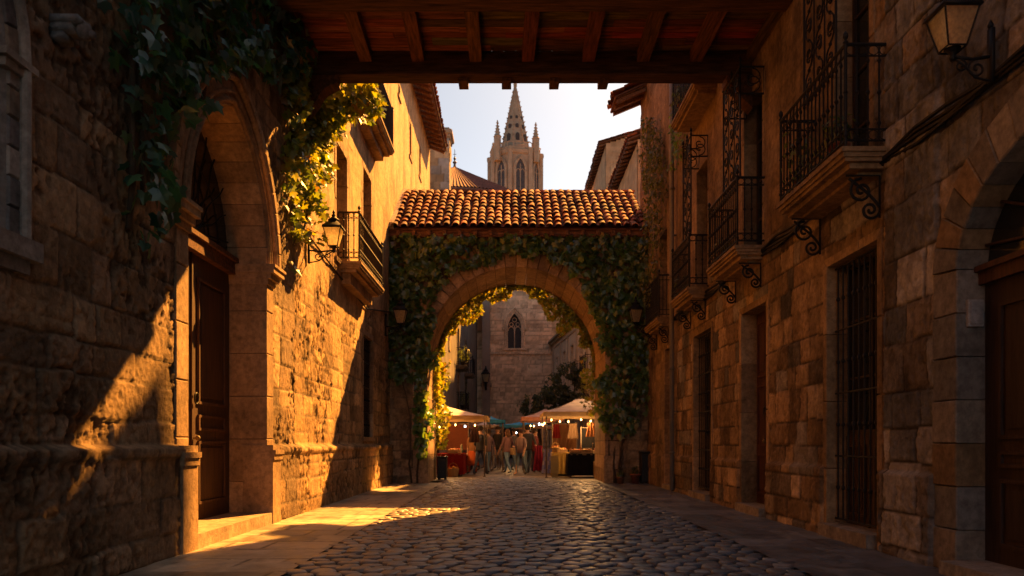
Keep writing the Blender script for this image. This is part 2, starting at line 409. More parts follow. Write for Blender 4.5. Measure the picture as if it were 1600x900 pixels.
def balcony(P, ua, ub, zf, proj, hr, parent, pal, mat_slab, near_low=True, ornate=True, nbr=2, spc=.115, stone_drop=.3, screen=None, brh=.45):
    """the slab is the part; railing, brackets and lattice screens are its pieces"""
    mb = MB(); c = pal[0]
    steps = [(0, .05, 0), (.05, .10, .025), (.10, .14, .05), (.14, .20, .12), (.20, stone_drop, .26)]
    for i, (a, b, ins) in enumerate(steps):
        f = proj-ins
        if f < .06: continue
        sh = .9+.05*i
        pts = [P(ua+ins*.8, zf-a, -.05), P(ub-ins*.8, zf-a, -.05), P(ub-ins*.8, zf-a, f), P(ua+ins*.8, zf-a, f)]
        mb.prism(pts, (0, 0, -(b-a)+.0005), (c[0]*sh, c[1]*sh, c[2]*sh))
    slab = mb.build('balcony', mat_slab, parent)
    rb = MB(); e = proj-.05
    corners = [P(ua+.03, zf, e), P(ub-.03, zf, e)]
    for a, b in ((P(ua+.03, zf, .0), corners[0]), (corners[0], corners[1]), (corners[1], P(ub-.03, zf, .0))):
        for zz, r in ((.07, .011), (hr, .019), (hr-.12, .009), (.19, .009)):
            rb.tube([a+Vector((0,0,zz)), b+Vector((0,0,zz))], r, 6, IRON)
        L = (b-a).length; n = max(2, round(L/spc))
        for i in range(n+1):
            q = a.lerp(b, i/n); baluster(rb, (q.x, q.y, q.z+.07), hr-.07, ornate=ornate)
        if ornate:
            dirv = (b-a).normalized()
            for i in range(n):
                q = a.lerp(b, (i+.5)/n); r = L/n*.46
                for zz in (.13, hr-.06):
                    pts = [q+dirv*(r*math.cos(t*math.pi/4))+Vector((0, 0, zz+r*math.sin(t*math.pi/4)*.95)) for t in range(9)]
                    rb.tube(pts, .0055, 4, IRON)
    for q in corners:
        rb.lathe(q, [(.018,0),(.018,.1),(.028,.12),(.018,.15),(.018,hr),(.03,hr+.02),(.012,hr+.045),(.03,hr+.08),(.026,hr+.11),(.004,hr+.14)], 8, IRON)
    rb.build('railing', M['iron'], slab)
    for k in range(nbr):
        u = ua+.2+(ub-ua-.4)*(k/(nbr-1) if nbr > 1 else .5)
        scroll_bracket(P, u, zf-stone_drop+.02, proj*.75, brh, slab, M['iron'])
    if screen:
        us0, us1, zb, zt, ds = screen
        sb = MB()
        def panel(A, B, z0, z1):
            for q in (A, B): sb.tube([q+Vector((0,0,z0)), q+Vector((0,0,z1))], .015, 6, IRON)
            for zz in (z0, z1): sb.tube([A+Vector((0,0,zz)), B+Vector((0,0,zz))], .015, 6, IRON)
            dr = (B-A); w = dr.length; dr = dr.normalized(); m = (A+B)/2
            nc = max(1, round(w/.3)); cw_ = w/nc; n = max(1, round((z1-z0)/(cw_*1.15))); st = (z1-z0)/n
            for c_ in range(nc):
                m = A+dr*(cw_*(c_+.5))
                if c_: q = A+dr*(cw_*c_); sb.tube([q+Vector((0,0,z0)), q+Vector((0,0,z1))], .010, 5, IRON)
                for i in range(n):
                    zc = z0+st*(i+.5); sg = 1 if (i+c_) % 2 else -1
                    for side in (1, -1):
                        pts = []
                        for t in range(15):
                            tt = t/14; a = sg*side*(1.5*tt)*math.pi*1.5+(math.pi/2)*side; rr = cw_*.40*(1-.8*tt)
                            pts.append(m+dr*(rr*math.cos(a))+Vector((0,0,zc+side*(st*.42-cw_*.36)+rr*math.sin(a))))
                        sb.tube(pts, .011, 5, IRON)
                    sb.ball(m+Vector((0,0,zc-st*.5)), .024, IRON, 6)
        panel(P(us0, 0, ds), P(us1, 0, ds), zb, zt)
        panel(P(us0, 0, ds), P(us0, 0, .02), zt-.42, zt)
        panel(P(us1, 0, ds), P(us1, 0, .02), zt-.42, zt)
        for q in (P(us0, 0, ds), P(us1, 0, ds), P((us0+us1)/2, 0, ds)):
            sb.lathe((q.x, q.y, zt), [(.012,0),(.03,.03),(.01,.07),(.028,.1),(.003,.17)], 6, IRON)
        sb.build('lattice_screen', M['iron'], slab)
    return slab

# ------------------------------------------------------------------ doors and windows
def panelled_door(P, u0, u1, v0, v1, d, parent, col, leaves=2, name='door', rows=((.06,.30),(.34,.40),(.44,.92)), knob=True):
    mb = MB(); W = (u1-u0)/leaves
    def bx(m, a, b, c, e, f0, f1, cc):
        pts = [P(a, c, f0), P(b, c, f0), P(b, c, f1), P(a, c, f1)]; m.prism(pts, (0,0,e-c), cc)
    bx(mb, u0, u1, v0, v1, d-.05, d, col)
    for i in range(leaves):
        a = u0+W*i+.02; b = a+W-.04; H = v1-v0
        for (r0, r1) in rows:
            # raised mould frame with a recessed and then raised panel
            z0 = v0+H*r0; z1 = v0+H*r1; ia = a+W*.14; ib = b-W*.14
            for q in ((ia, ib, z0, z0+.035), (ia, ib, z1-.035, z1), (ia, ia+.035, z0+.035, z1-.035), (ib-.035, ib, z0+.035, z1-.035)):
                bx(mb, *q, d-.01, d+.028, tuple(x*1.15 for x in col))
            if z1-z0 > .25: bx(mb, ia+.09, ib-.09, z0+.09, z1-.09, d-.01, d+.018, tuple(x*.9 for x in col))
        bx(mb, a-.02, a+.015, v0, v1, d-.01, d+.022, tuple(x*.8 for x in col))
    dr = mb.build(name, M['wood_z'], parent)
    if knob:
        hb = MB(); mid = (u0+u1)/2+.08; q = P(mid, v0+1.05, d+.03)
        hb.ball(P(mid, v0+1.05, d+.06), .035, (.2,.13,.05), 8); hb.tube([P(mid, v0+1.05, d), P(mid, v0+1.05, d+.05)], .015, 6, (.2,.13,.05))
        hb.build('handle', M['iron'], dr, True); hb = MB()
        hb.tube([P(mid-.0, v0+1.55+.07*math.cos(t*math.pi/6), d+.045+.0*t) + Vector(P.U)*(.06*math.sin(t*math.pi/6)) for t in range(13)], .011, 5, IRON)
        hb.build('knocker', M['iron'], dr, True)
    return dr
def grille(P, u0, u1, v0, v1, d, parent, nv=8, nh=4, r=.011, name='grille'):
    mb = MB()
    for i in range(nv):
        u = u0+(u1-u0)*(i+.5)/nv; q = P(u, v0, d); mb.lathe(q, [(r,0),(r,v1-v0)], 5, IRON)
        for j in range(nh):
            z = v0+(v1-v0)*(j+.5)/nh; mb.lathe((q.x, q.y, z), [(r,-.03),(r*2.2,-.01),(r*2.2,.01),(r,.03)], 5, IRON)
    for j in range(nh+1):
        z = v0+(v1-v0)*j/nh; mb.tube([P(u0, z, d), P(u1, z, d)], r*1.2, 5, IRON)
    return mb.build(name, M['iron'], parent)
def bxp(m, P, a, b, c, e, f0, f1, cc):
    m.prism([P(a, c, f0), P(b, c, f0), P(b, c, f1), P(a, c, f1)], (0,0,e-c), cc)
def casement(P, u0, u1, v0, v1, d, parent, frame_col=(.05,.03,.02), leaves=2, rows=3, name='window'):
    mb = MB(); f = .05
    bxp(mb, P, u0, u0+f, v0, v1, d-.03, d+.03, frame_col); bxp(mb, P, u1-f, u1, v0, v1, d-.03, d+.03, frame_col)
    bxp(mb, P, u0+f, u1-f, v0, v0+f*1.4, d-.03, d+.028, frame_col); bxp(mb, P, u0+f, u1-f, v1-f, v1, d-.03, d+.028, frame_col)
    for i in range(1, leaves):
        u = u0+(u1-u0)*i/leaves; bxp(mb, P, u-f*.6, u+f*.6, v0+f*1.4, v1-f, d-.03, d+.034, frame_col)
    for j in range(1, rows):
        z = v0+(v1-v0)*j/rows; bxp(mb, P, u0+f, u1-f, z-.015, z+.015, d-.02, d+.02, frame_col)
    w = mb.build(name, M['wood_z'], parent)
    g = MB(); g.prism([P(u0+.01, v0+.01, d-.012), P(u1-.01, v0+.01, d-.012), P(u1-.01, v0+.01, d-.004), P(u0+.01, v0+.01, d-.004)], (0,0,v1-v0-.02), (.02,.02,.02))
    g.build('pane', M['glass'], w)
    return w

# ------------------------------------------------------------------ roof tiles
TILE = [(.34,.10,.055),(.40,.13,.07),(.26,.085,.05),(.48,.23,.14),(.15,.07,.05),(.38,.15,.09),(.22,.12,.09)]
def tile_roof(mb, o, A, La, S, Ls, pitch=.27, row=.36, seed=1, seg=6, dark=1.0, r=None):
    rnd = random.Random(seed); o = Vector(o); A = Vector(A).normalized(); S = Vector(S).normalized(); N = A.cross(S)
    if N.z < 0: N = -N
    nc = max(1, round(La/pitch)); p = La/nc; nr = max(1, round(Ls/row)); q = Ls/nr; r = r or p*.40
    mb.prism([o-N*.03, o+A*La-N*.03, o+A*La+S*Ls-N*.03, o+S*Ls-N*.03], -N*.05, (.16*dark,.08*dark,.05*dark))
    for c in range(nc):
        cdrift = rnd.uniform(-.01, .01)
        for kind in (0, 1):
            if kind == 0 and c == 0: pass
            for k in range(nr):
                base = o+A*(p*(c+(.5 if kind else .0)))+S*(q*k); col = Vector(rnd.choice(TILE))*rnd.uniform(.65, 1.2)*dark
                jx = cdrift+rnd.uniform(-.018, .018); js = rnd.uniform(-.045, .03); jz = rnd.uniform(0, .022)+.018*math.sin(c*.41+k*.3+seed)+.010*math.sin(c*1.3); tw = rnd.uniform(-.035, .035)
                if kind == 1:
                    r0, r1, h0, h1 = r*1.08, r*.86, .045, .012; sg = 1
                else:
                    r0, r1, h0, h1 = r*.8, r*.95, .02, .0; sg = -1
                    col = col*.6
                L = q*1.16; vs = []
                for e, (rr, hh, sc) in enumerate(((r0, h0, 0), (r1, h1, L))):
                    for t in range(seg+1):
                        a = math.pi*t/seg
                        vs.append(base+A*(jx+tw*e+rr*math.cos(a))+S*(sc+js)+N*(hh+jz+(rr*.85*math.sin(a) if sg > 0 else r*.55-rr*.6*math.sin(a))))
                if sg > 0:
                    for t in range(seg+1):
                        a = math.pi*t/seg; rr = r0-.018; vs.append(base+A*(jx+rr*math.cos(a))+S*(js)+N*(h0+jz+rr*.85*math.sin(a)-.004))
                m = seg+1; fs = [(t, t+1, m+t+1, m+t) for t in range(seg)]
                if sg > 0: fs += [(t, 2*m+t, 2*m+t+1, t+1) for t in range(seg)]
                mb.add(vs, fs, tuple(col))
def ridge_tiles(mb, a, b, r=.11, seed=3, dark=1.0):
    rnd = random.Random(seed); a = Vector(a); b = Vector(b); L = (b-a).length; n = max(1, round(L/.4)); d = (b-a)/n; w = Vector((0,0,1)).cross(d).normalized()
    for i in range(n):
        col = Vector(rnd.choice(TILE))*rnd.uniform(.7, 1.15)*dark; p = a+d*i; vs = []
        for e in (0, 1.1):
            for t in range(7):
                x = math.pi*t/6; rr = r*(1.08 if e == 0 else .95); vs.append(p+d*e+w*(rr*math.cos(x))+Vector((0,0,rr*math.sin(x)+rnd.uniform(0,.006))))
        mb.add(vs, [(t, t+1, 8+t, 7+t) for t in range(6)], tuple(col))

# ------------------------------------------------------------------ leaves
def leaf_template():
    # five-lobed vine leaf, unit width, stalk at origin, tip along -v
    pts = [(0,.0),(.18,.16),(.46,.10),(.36,-.12),(.52,-.36),(.24,-.42),(.0,-.86),(-.24,-.42),(-.52,-.36),(-.36,-.12),(-.46,.10),(-.18,.16)]
    V = [(0, -.25, .0)]+[(x, y, -.10*abs(x)*2-.06*(y < -.5)) for x, y in pts]
    F = [(0, i, i+1 if i < 12 else 1) for i in range(1, 13)]
    return np.array(V), np.array(F)
LT = leaf_template()
def simple_leaf():
    return np.array([(0,0,0),(.28,-.35,-.05),(0,-1,0),(-.28,-.35,-.05)], float), np.array([(0,1,2),(0,2,3)])
SL = simple_leaf()
def leaves(name, pos, nrm, size, cols, parent, seed=1, tmpl=None, tilt=.6):
    """pos (n,3), nrm (n,3) facing, size (n,), cols (n,3)"""
    rnd = np.random.RandomState(seed); T, F = tmpl or LT; n = len(pos)
    N = nrm+rnd.normal(0, tilt, (n, 3)); N[:, 2] += .25; N /= np.linalg.norm(N, axis=1)[:, None]
    up = np.tile([0, 0, 1.0], (n, 1))+rnd.normal(0, .45, (n, 3))
    Vv = up-N*(up*N).sum(1)[:, None]; Vv /= np.linalg.norm(Vv, axis=1)[:, None]; Uu = np.cross(Vv, N)
    s = size[:, None, None]
    P = pos[:, None, :]+s*(T[None, :, 0:1]*Uu[:, None, :]+T[None, :, 1:2]*Vv[:, None, :]+T[None, :, 2:3]*N[:, None, :])
    FF = (F[None]+(np.arange(n)*len(T))[:, None, None]).reshape(-1, 3)
    C = np.repeat(cols, len(T), axis=0)
    return np_mesh(name, P.reshape(-1, 3), FF, C, M['leaf'], parent, smooth=False)
GREENS = np.array([(.065,.16,.04),(.09,.20,.045),(.05,.12,.04),(.13,.21,.045),(.07,.17,.055)])
def leafcols(n, rnd, pal=None, yellow=.04):
    pal = GREENS if pal is None else pal
    c = pal[rnd.randint(0, len(pal), n)]*(.7+.6*rnd.rand(n))[:, None]
    y = rnd.rand(n) < yellow; c[y] = np.array((.16,.12,.02))
    return c
def wall_vine(name, label, P, u0, u1, v0, v1, n, mask, size, seed, loc, depth=.28, cat='vine', stems=(), yellow=.04, pal=None, tmpl=None, N=None, group=None):
    """mask(u,v) -> density 0..1 ; leaves stand off the wall in clumps"""
    root = empty(name, loc, label, cat, group)
    rnd = np.random.RandomState(seed); u = u0+(u1-u0)*rnd.rand(n); v = v0+(v1-v0)*rnd.rand(n)
    m = mask(u, v)*(.35+1.1*sstep(.38, .55, fbm(u, v, 2.6, seed, 2))) > rnd.rand(n)
    u = u[m]; v = v[m]; k = len(u)
    th = depth*(.2+.9*fbm(u, v, 1.9, seed+5, 3)); d = .03+th*rnd.rand(k)**.7
    pos = P.o+u[:, None]*P.U+v[:, None]*P.V+d[:, None]*P.N
    leaves('foliage', pos, np.tile(P.N if N is None else np.array(N), (k, 1)), size*(.55+.75*rnd.rand(k)), leafcols(k, rnd, pal, yellow), root, seed+1, tmpl)
    if stems:
        sb = MB(); r2 = random.Random(seed)
        for (a, b, r) in stems:
            pts = []
            for i in range(13):
                t = i/12; pts.append(P(a[0]+(b[0]-a[0])*t+.07*math.sin(t*7+a[0]*3)+r2.uniform(-.02,.02), a[1]+(b[1]-a[1])*t, .04+.03*math.sin(t*9)))
            sb.tube(pts, [r*(1-.6*i/12) for i in range(13)], 6, (.10,.065,.04))
        sb.build('stem', M['bark'], root, True)
    return root

# ================================================================== SETTING
PL = Plane((-3.5, 0, 0), (0, 1, 0), (1, 0, 0)); PR = Plane((4.0, 0, 0), (0, 1, 0), (-1, 0, 0)); PF = Plane((0, 22.3, 0), (1, 0, 0), (0, -1, 0))
PG = Plane((0, 0, 0), (1, 0, 0), (0, 0, 1), (0, 1, 0))
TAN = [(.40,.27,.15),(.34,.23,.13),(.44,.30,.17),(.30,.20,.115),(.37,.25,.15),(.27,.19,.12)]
TANL = [(x[0]*1.38, x[1]*1.32, x[2]*1.15) for x in TAN]  # brighter copy of TAN for the sunlit house, sunlight put into the colour
TAND = [tuple(x*.80 for x in c) for c in TAN]  # darker copy of TAN for walls out of the sun, shade in the colour
GREY = [(.29,.26,.23),(.36,.31,.26),(.23,.22,.21),(.42,.37,.31),(.20,.18,.17),(.33,.26,.19)]
ARCHC = [(.42,.28,.16),(.36,.24,.14),(.46,.32,.19)]
def struct(o, label=None, cat=None):
    o['kind'] = 'structure'
    if label: o['label'] = label
    if cat: o['category'] = cat
    return o
g = MB(); g.add([(-400,-60,-.06),(400,-60,-.06),(400,600,-.06),(-400,600,-.06)], [(0,1,2,3)], (.10,.085,.07))
struct(g.build('ground', M['earth']), 'dark flat ground reaching out under the whole old town', 'ground')
FL = [(.20,.17,.14),(.16,.14,.12),(.24,.20,.16),(.14,.125,.115),(.18,.15,.13)]
o = masonry('pavement', PG, -3.52, -1.98, 3.0, 22.5, .035, M['flag'], None, [(.46,.37,.26),(.41,.32,.22),(.50,.40,.28),(.37,.30,.21)], (.55,.8), (.5,.95), 61, mort=(.05,.045,.04), boff=.003, jd=.010, joint=.010, pit=.12, warp=.02, relief=lambda u,v: .35)  # flagstone palette brightened to carry the golden sun patch
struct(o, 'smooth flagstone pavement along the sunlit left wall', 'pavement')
o = masonry('pavement', PG, 2.62, 4.02, 3.0, 23.5, .035, M['flag'], None, [(.13,.14,.16),(.11,.12,.14),(.16,.17,.18),(.10,.11,.13)], (.6,.9), (.6,1.0), 62, mort=(.05,.045,.04), boff=.003, jd=.010, joint=.010, pit=.12, warp=.02, relief=lambda u,v: .35)  # darker, bluer flagstone palette; the cool shade is in the colour
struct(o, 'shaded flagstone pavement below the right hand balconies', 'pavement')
o = masonry('square_paving', PG, -14, 16, 23.5, 62, .12, M['flag'], None, FL, (.3,.42), (.3,.6), 63, mort=(.06,.05,.045), boff=.004, jd=.008, joint=.02, pit=0, relief=lambda u,v: .4)
struct(o, 'grey stone paving of the market square beyond the arch', 'paving')
# cobbles: irregular cells, each a low worn dome
def cobbles(x0, x1, y0, y1, sp, seed):
    rnd = random.Random(seed); pts = []; rows = int((y1-y0)/sp/.84)+3; cols = int((x1-x0)/sp)+3; grid = {}
    for j in range(-1, rows):
        for i in range(-1, cols):
            grid[(i, j)] = (x0+(i+(.5 if j % 2 else 0))*sp+rnd.uniform(-.36,.36)*sp, y0+j*sp*.84+rnd.uniform(-.30,.30)*sp)
    V = []; F = []; C = []
    for (i, j), (px, py) in grid.items():
        if not (x0+.02 < px < x1-.02 and y0 < py < y1): continue
        poly = [(px-sp, py-sp), (px+sp, py-sp), (px+sp, py+sp), (px-sp, py+sp)]
        for di in (-2,-1,0,1,2):
            for dj in (-2,-1,0,1,2):
                q = grid.get((i+di, j+dj))
                if q is None or (di == 0 and dj == 0): continue
                mx, my = (px+q[0])/2, (py+q[1])/2; nx, ny = q[0]-px, q[1]-py; out = []
                for k in range(len(poly)):
                    a = poly[k]; b = poly[(k+1) % len(poly)]
                    da = (a[0]-mx)*nx+(a[1]-my)*ny; db = (b[0]-mx)*nx+(b[1]-my)*ny
                    if da <= 0: out.append(a)
                    if (da < 0) != (db < 0) and da != db: t = da/(da-db); out.append((a[0]+(b[0]-a[0])*t, a[1]+(b[1]-a[1])*t))
                poly = out
                if len(poly) < 3: break
            if len(poly) < 3: break
        if len(poly) < 3: continue
        n = 10; cx = sum(p[0] for p in poly)/len(poly); cy = sum(p[1] for p in poly)/len(poly); rad = []
        for k in range(n):
            a = 2*math.pi*k/n; dx, dy = math.cos(a), math.sin(a); best = 9
            for m in range(len(poly)):
                p = poly[m]; q = poly[(m+1) % len(poly)]; ex, ey = q[0]-p[0], q[1]-p[1]; den = dx*ey-dy*ex
                if abs(den) < 1e-9: continue
                t = ((p[0]-cx)*ey-(p[1]-cy)*ex)/den; s = ((p[0]-cx)*dy-(p[1]-cy)*dx)/den
                if t > 0 and -.001 <= s <= 1.001: best = min(best, t)
            rad.append(min(best, sp))
        rad = [.5*rad[k]+.25*rad[k-1]+.25*rad[(k+1) % n] for k in range(n)]
        b = len(V); hh = rnd.uniform(.009,.020); sl = rnd.uniform(-.04,.04); sl2 = rnd.uniform(-.05,.05); lift = rnd.uniform(-.008,.008)
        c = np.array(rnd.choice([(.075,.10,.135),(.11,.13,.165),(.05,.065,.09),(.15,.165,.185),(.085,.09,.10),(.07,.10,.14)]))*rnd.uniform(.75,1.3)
        sun_mix = max(0, min(1, (-.1-cx+rnd.uniform(-.5,.5))/1.2))*.85; c = c*(1-sun_mix)+np.array((.30,.24,.18))*rnd.uniform(.7,1.2)*sun_mix  # stones towards the left painted paler and warmer to stand for sunlight
        for (f, h) in ((.985,-.03),(.95,hh*.35),(.86,hh*.85),(.5,hh)):
            for k in range(n):
                a = 2*math.pi*k/n; r = (rad[k]-.006)*f; x = r*math.cos(a); y = r*math.sin(a)
                V.append((cx+x, cy+y, lift-.006+h+(sl*x+sl2*y if h > 0 else 0))); C.append(c)
        V.append((cx, cy, lift-.006+hh)); C.append(c)
        for rr in range(3):
            for k in range(n): F.append((b+rr*n+k, b+rr*n+(k+1) % n, b+(rr+1)*n+(k+1) % n, b+(rr+1)*n+k))
        for k in range(n): F.append((b+3*n+k, b+3*n+(k+1) % n, b+4*n, b+4*n))
    return V, F, C
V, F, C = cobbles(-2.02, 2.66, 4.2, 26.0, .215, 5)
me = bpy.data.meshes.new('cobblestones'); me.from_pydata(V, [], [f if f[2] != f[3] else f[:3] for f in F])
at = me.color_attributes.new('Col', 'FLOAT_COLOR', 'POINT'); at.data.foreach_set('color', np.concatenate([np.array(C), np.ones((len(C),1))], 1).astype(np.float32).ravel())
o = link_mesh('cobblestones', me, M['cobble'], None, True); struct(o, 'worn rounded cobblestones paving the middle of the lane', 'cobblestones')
g = MB(); g.add([(-2.1,3,-.014),(2.7,3,-.014),(2.7,26,-.014),(-2.1,26,-.014)], [(0,1,2,3)], (.05,.045,.04))
struct(g.build('lane', M['earth']), 'dark earth joints between the cobblestones of the lane', 'lane')

def core(mb, xa, xb, ya, yb, zt, col=(.2,.15,.1)): mb.box(xa, xb, ya, yb, -.05, zt, col)

# ------------------------------------------------------------------ LEFT: house with the pointed doorway
L1 = empty('stone_house', (-3.5, 8, 0), 'old rough stone house with a pointed arch doorway at the near left', 'house')
DC, DH, DS, DR = 9.61, 1.33, 3.65, 1.72
dpath = arch_path(DC, DH, DS, DR, True, 0, 16); dhole = offset_path(dpath, .27)
wpath = arch_path(4.72, .60, 3.85, 1.0, True, 2.6, 12); whole = offset_path(wpath, .12)
def rub(u, v): return .8+.9*sstep(8.0, 6.0, u)*sstep(3.2, 1.6, v)
def plinthL(u, v): return .09*(1-sstep(1.10, 1.14, v))*(1-0*u)+.03*((v > 1.0) & (v < 1.13))
masonry('wall', PL, 4.0, 12.4, 0, 7.6, .022, M['stone'], L1, TAN+TAND[:2], (.26,.46), (.32,.8), 11, [dhole, whole], offset=plinthL, relief=rub, pit=.8, joint=.014, boff=.010,
        plaster=lambda u, v: .55*sstep(.48,.6, fbm(u, v, .9, 77, 3))*sstep(2.6, 3.6, v), pcol=(.27,.19,.12))
masonry('upper_wall', PL, 4.0, 12.4, 7.6, 15, .1, M['stone'], L1, TAND, (.28,.42), (.4,.8), 12, [])
masonry('near_wall', PL, -8, 4.0, 0, 15, .12, M['stone'], L1, TAND, (.28,.42), (.4,.8), 13, [])
b = MB(); core(b, -10, -4.35, -8, 12.4, 15); b.box(-4.35, -3.56, -8, 12.4, 14.6, 15, (.3,.2,.12)); b.build('core', M['far_stone'], L1)
b = MB(); ring(b, PL, dpath, .30, .035, -.62, ARCHC, 3, jit=.004); b.build('door_surround', M['cut'], L1)
b = MB()
apath = arch_path(DC, DH, DS, DR, True, 0, 20, jamb=False)
strip(b, PL, offset_path(apath, .34), .045, .055, ARCHC[0], 8)
ring(b, PL, offset_path(apath, .40), .10, .10, -.02, ARCHC, 4, jit=.003)
strip(b, PL, offset_path(apath, .06), .035, .045, ARCHC[1], 8); strip(b, PL, offset_path(apath, .16), .028, .05, ARCHC[1], 8)
b.build('hood_mould', M['cut'], L1)
for s in (-1, 1):
    b = MB(); uj = DC+s*DH
    for (z0, z1, pr, ww) in ((3.42,3.50,.06,.34),(3.50,3.58,.10,.40),(3.58,3.66,.15,.46),(3.66,3.70,.17,.49)):
        a, c = sorted((uj-s*.03*(pr/.1), uj+s*ww)); bxp(b, PL, a, c, z0, z1, -.5, pr, ARCHC[0])
    b.build('impost', M['cut'], L1); b = MB()
    for (z0, z1, pr, ww) in ((0,.92,.13,.36),(.92,1.0,.15,.38),(1.0,1.06,.17,.40),(1.06,1.13,.13,.37)):
        a, c = sorted((uj-s*.02, uj+s*ww)); bxp(b, PL, a, c, z0, z1, -.3, pr, ARCHC[1])
    b.build('pilaster_base', M['cut'], L1)
b = MB(); bxp(b, PL, DC-DH+.01, DC+DH-.01, -.02, .17, -.62, .12, (.40,.30,.2)); b.build('doorstep', M['cut'], L1)
dd = panelled_door(PL, DC-DH, DC+DH, .17, 3.55, -.50, L1, (.075,.035,.02))
b = MB(); bxp(b, PL, DC-DH, DC+DH, 3.55, 3.72, -.56, -.40, (.13,.055,.025)); bxp(b, PL, DC-DH, DC+DH, 3.72, 3.78, -.56, -.36, (.13,.055,.025)); b.build('transom', M['wood_x'], L1)
b = MB(); fill(b, PL, [(DC-DH,3.78)]+[p for p in arch_path(DC, DH, DS+.13, DR-.13, True, 0, 14, jamb=False)]+[(DC+DH,3.78)], -.52, (.012,.012,.014)); fw = b.build('fanlight', M['glass'], L1)
b = MB()
for i in range(11):
    a = math.pi*(i+.5)/11; r = 1.12+.22*math.sin(a); pts = [PL(DC+r*t/8*math.cos(a)+.05*math.sin(t*1.1)*((-1)**i), 3.80+r*t/8*math.sin(a)*1.05, -.46) for t in range(9)]
    b.tube(pts, .011, 5, IRON)
for rr in (.35, .8): b.tube([PL(DC+rr*math.cos(math.pi*t/14), 3.8+rr*math.sin(math.pi*t/14)*1.1, -.46) for t in range(15)], .012, 5, IRON)
b.build('grille', M['iron'], fw)
b = MB(); ring(b, PL, wpath, .17, .03, -.5, GREY, 7, jit=.003)
strip(b, PL, wpath, .06, -.05, GREY[0], 8); strip(b, PL, offset_path(wpath, .15), .04, .05, GREY[1], 8); b.build('window_surround', M['cut'], L1)
b = MB(); bxp(b, PL, 4.0, 5.6, 2.46, 2.6, -.4, .10, GREY[0]); bxp(b, PL, 4.0, 5.52, 2.36, 2.458, -.1, .05, GREY[2]); b.build('window_sill', M['cut'], L1)
b = MB(); bxp(b, PL, 5.20, 5.56, 3.80, 3.85, -.15, .09, GREY[1]); bxp(b, PL, 5.24, 5.52, 3.74, 3.798, -.15, .06, GREY[1]); b.build('capital', M['cut'], L1)
b = MB(); fill(b, PL, wpath, -.42, (.012,.013,.016)); gw = b.build('window', M['glass'], L1)
b = MB(); strip(b, PL, [(4.72,2.6),(4.72,4.3)], .045, -.36, GREY[1], 8)
for s in (-1,1): strip(b, PL, [(4.72+s*.3+.28*math.cos(a/8*math.pi), 3.9+.45*math.sin(a/8*math.pi)) for a in range(9)], .035, -.36, GREY[1], 6)
b.build('tracery', M['cut'], gw)
b = MB()
for (z0, z1, pr, w) in ((4.24,4.30,.10,.07),(4.30,4.36,.16,.085),(4.36,4.41,.22,.10)): bxp(b, PL, 5.92-w, 5.92+w, z0, z1, -.02, pr, GREY[2])
b.ball(PL(5.92, 4.33, .22), .065, GREY[4], 9, 1.1); b.ball(PL(5.92, 4.30, .28), .035, GREY[4], 7)
for s in (-1,1): b.ball(PL(5.92+s*.05, 4.38, .22), .025, GREY[4], 6)
b.build('carved_corbel', M['cut'], L1, True)

# ------------------------------------------------------------------ LEFT: tall sunlit house
L2 = empty('tall_house', (-3.5, 22, 0), 'tall golden stone house with two balconies and a tiled eave on the left', 'house')
l2open = [(15.35,16.35,4.88,7.2,'f'),(18.15,19.2,5.3,7.7,'w'),(18.2,19.4,1.3,3.75,'g'),(23.85,24.2,12.0,12.35,'w'),(26.5,26.95,11.1,12.3,'w'),(29.3,29.8,11.4,12.6,'w'),(18.2,19.1,8.80,10.9,'f')]
holes = [offset_path(rect_path(a, c, e, f), .09)+[(c+.09, e), (a-.09, e)] for a, c, e, f, k in l2open]
plastL = lambda u, v: sstep(3.9, 5.0, v+(fbm(u, v, .8, 5, 4)-.5)*3.2)*.9
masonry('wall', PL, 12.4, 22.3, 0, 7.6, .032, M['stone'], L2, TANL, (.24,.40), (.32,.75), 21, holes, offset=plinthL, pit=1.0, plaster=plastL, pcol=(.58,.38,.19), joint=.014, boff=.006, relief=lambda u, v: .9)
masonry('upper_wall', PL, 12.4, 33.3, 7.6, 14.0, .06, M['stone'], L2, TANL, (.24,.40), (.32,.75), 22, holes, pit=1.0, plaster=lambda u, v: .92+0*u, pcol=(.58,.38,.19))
masonry('rear_wall', PL, 22.3, 33.3, 0, 7.6, .08, M['stone'], L2, TANL, (.24,.40), (.32,.75), 23, [])
b = MB(); core(b, -11, -4.2, 12.4, 33.28, 13.9); b.box(-4.19, -3.53, 32.9, 33.3, 0, 14, (.35,.24,.14)); b.box(-4.19, -3.53, 12.42, 33.3, 13.6, 13.98, (.35,.24,.14)); b.build('core', M['far_stone'], L2)
for i, (a, c, e, f, k) in enumerate(l2open):
    b = MB(); ring(b, PL, rect_path(a, c, e, f), .13, .032, -.35, ARCHC, 30+i, jit=.002); b.build('window_surround', M['cut'], L2)
    bs = MB(); bxp(bs, PL, a-.14, c+.14, e-.09, e, -.35, .07, ARCHC[1]); bs.build('window_sill', M['cut'], L2)
    casement(PL, a, c, e, f, -.26, L2, (.035,.02,.012), 2 if c-a > .8 else 1, 3)
    if k == 'g': grille(PL, a, c, e, f, -.05, L2, 7, 4)
balcony(PL, 15.6, 18.45, 4.86, .48, 1.0, L2, ARCHC, M['cut'], ornate=True, nbr=0, stone_drop=.42)
balcony(PL, 17.6, 20.0, 8.78, .50, 1.0, L2, ARCHC, M['cut'], ornate=False, nbr=0, stone_drop=.35)
eS = Vector((-1, 0, .42)).normalized()
b = MB(); tile_roof(b, (-2.72, 12.4, 13.92), (0,1,0), 20.95, eS, 1.9, .25, .36, 5, 4); b.build('roof', M['tile'], L2)
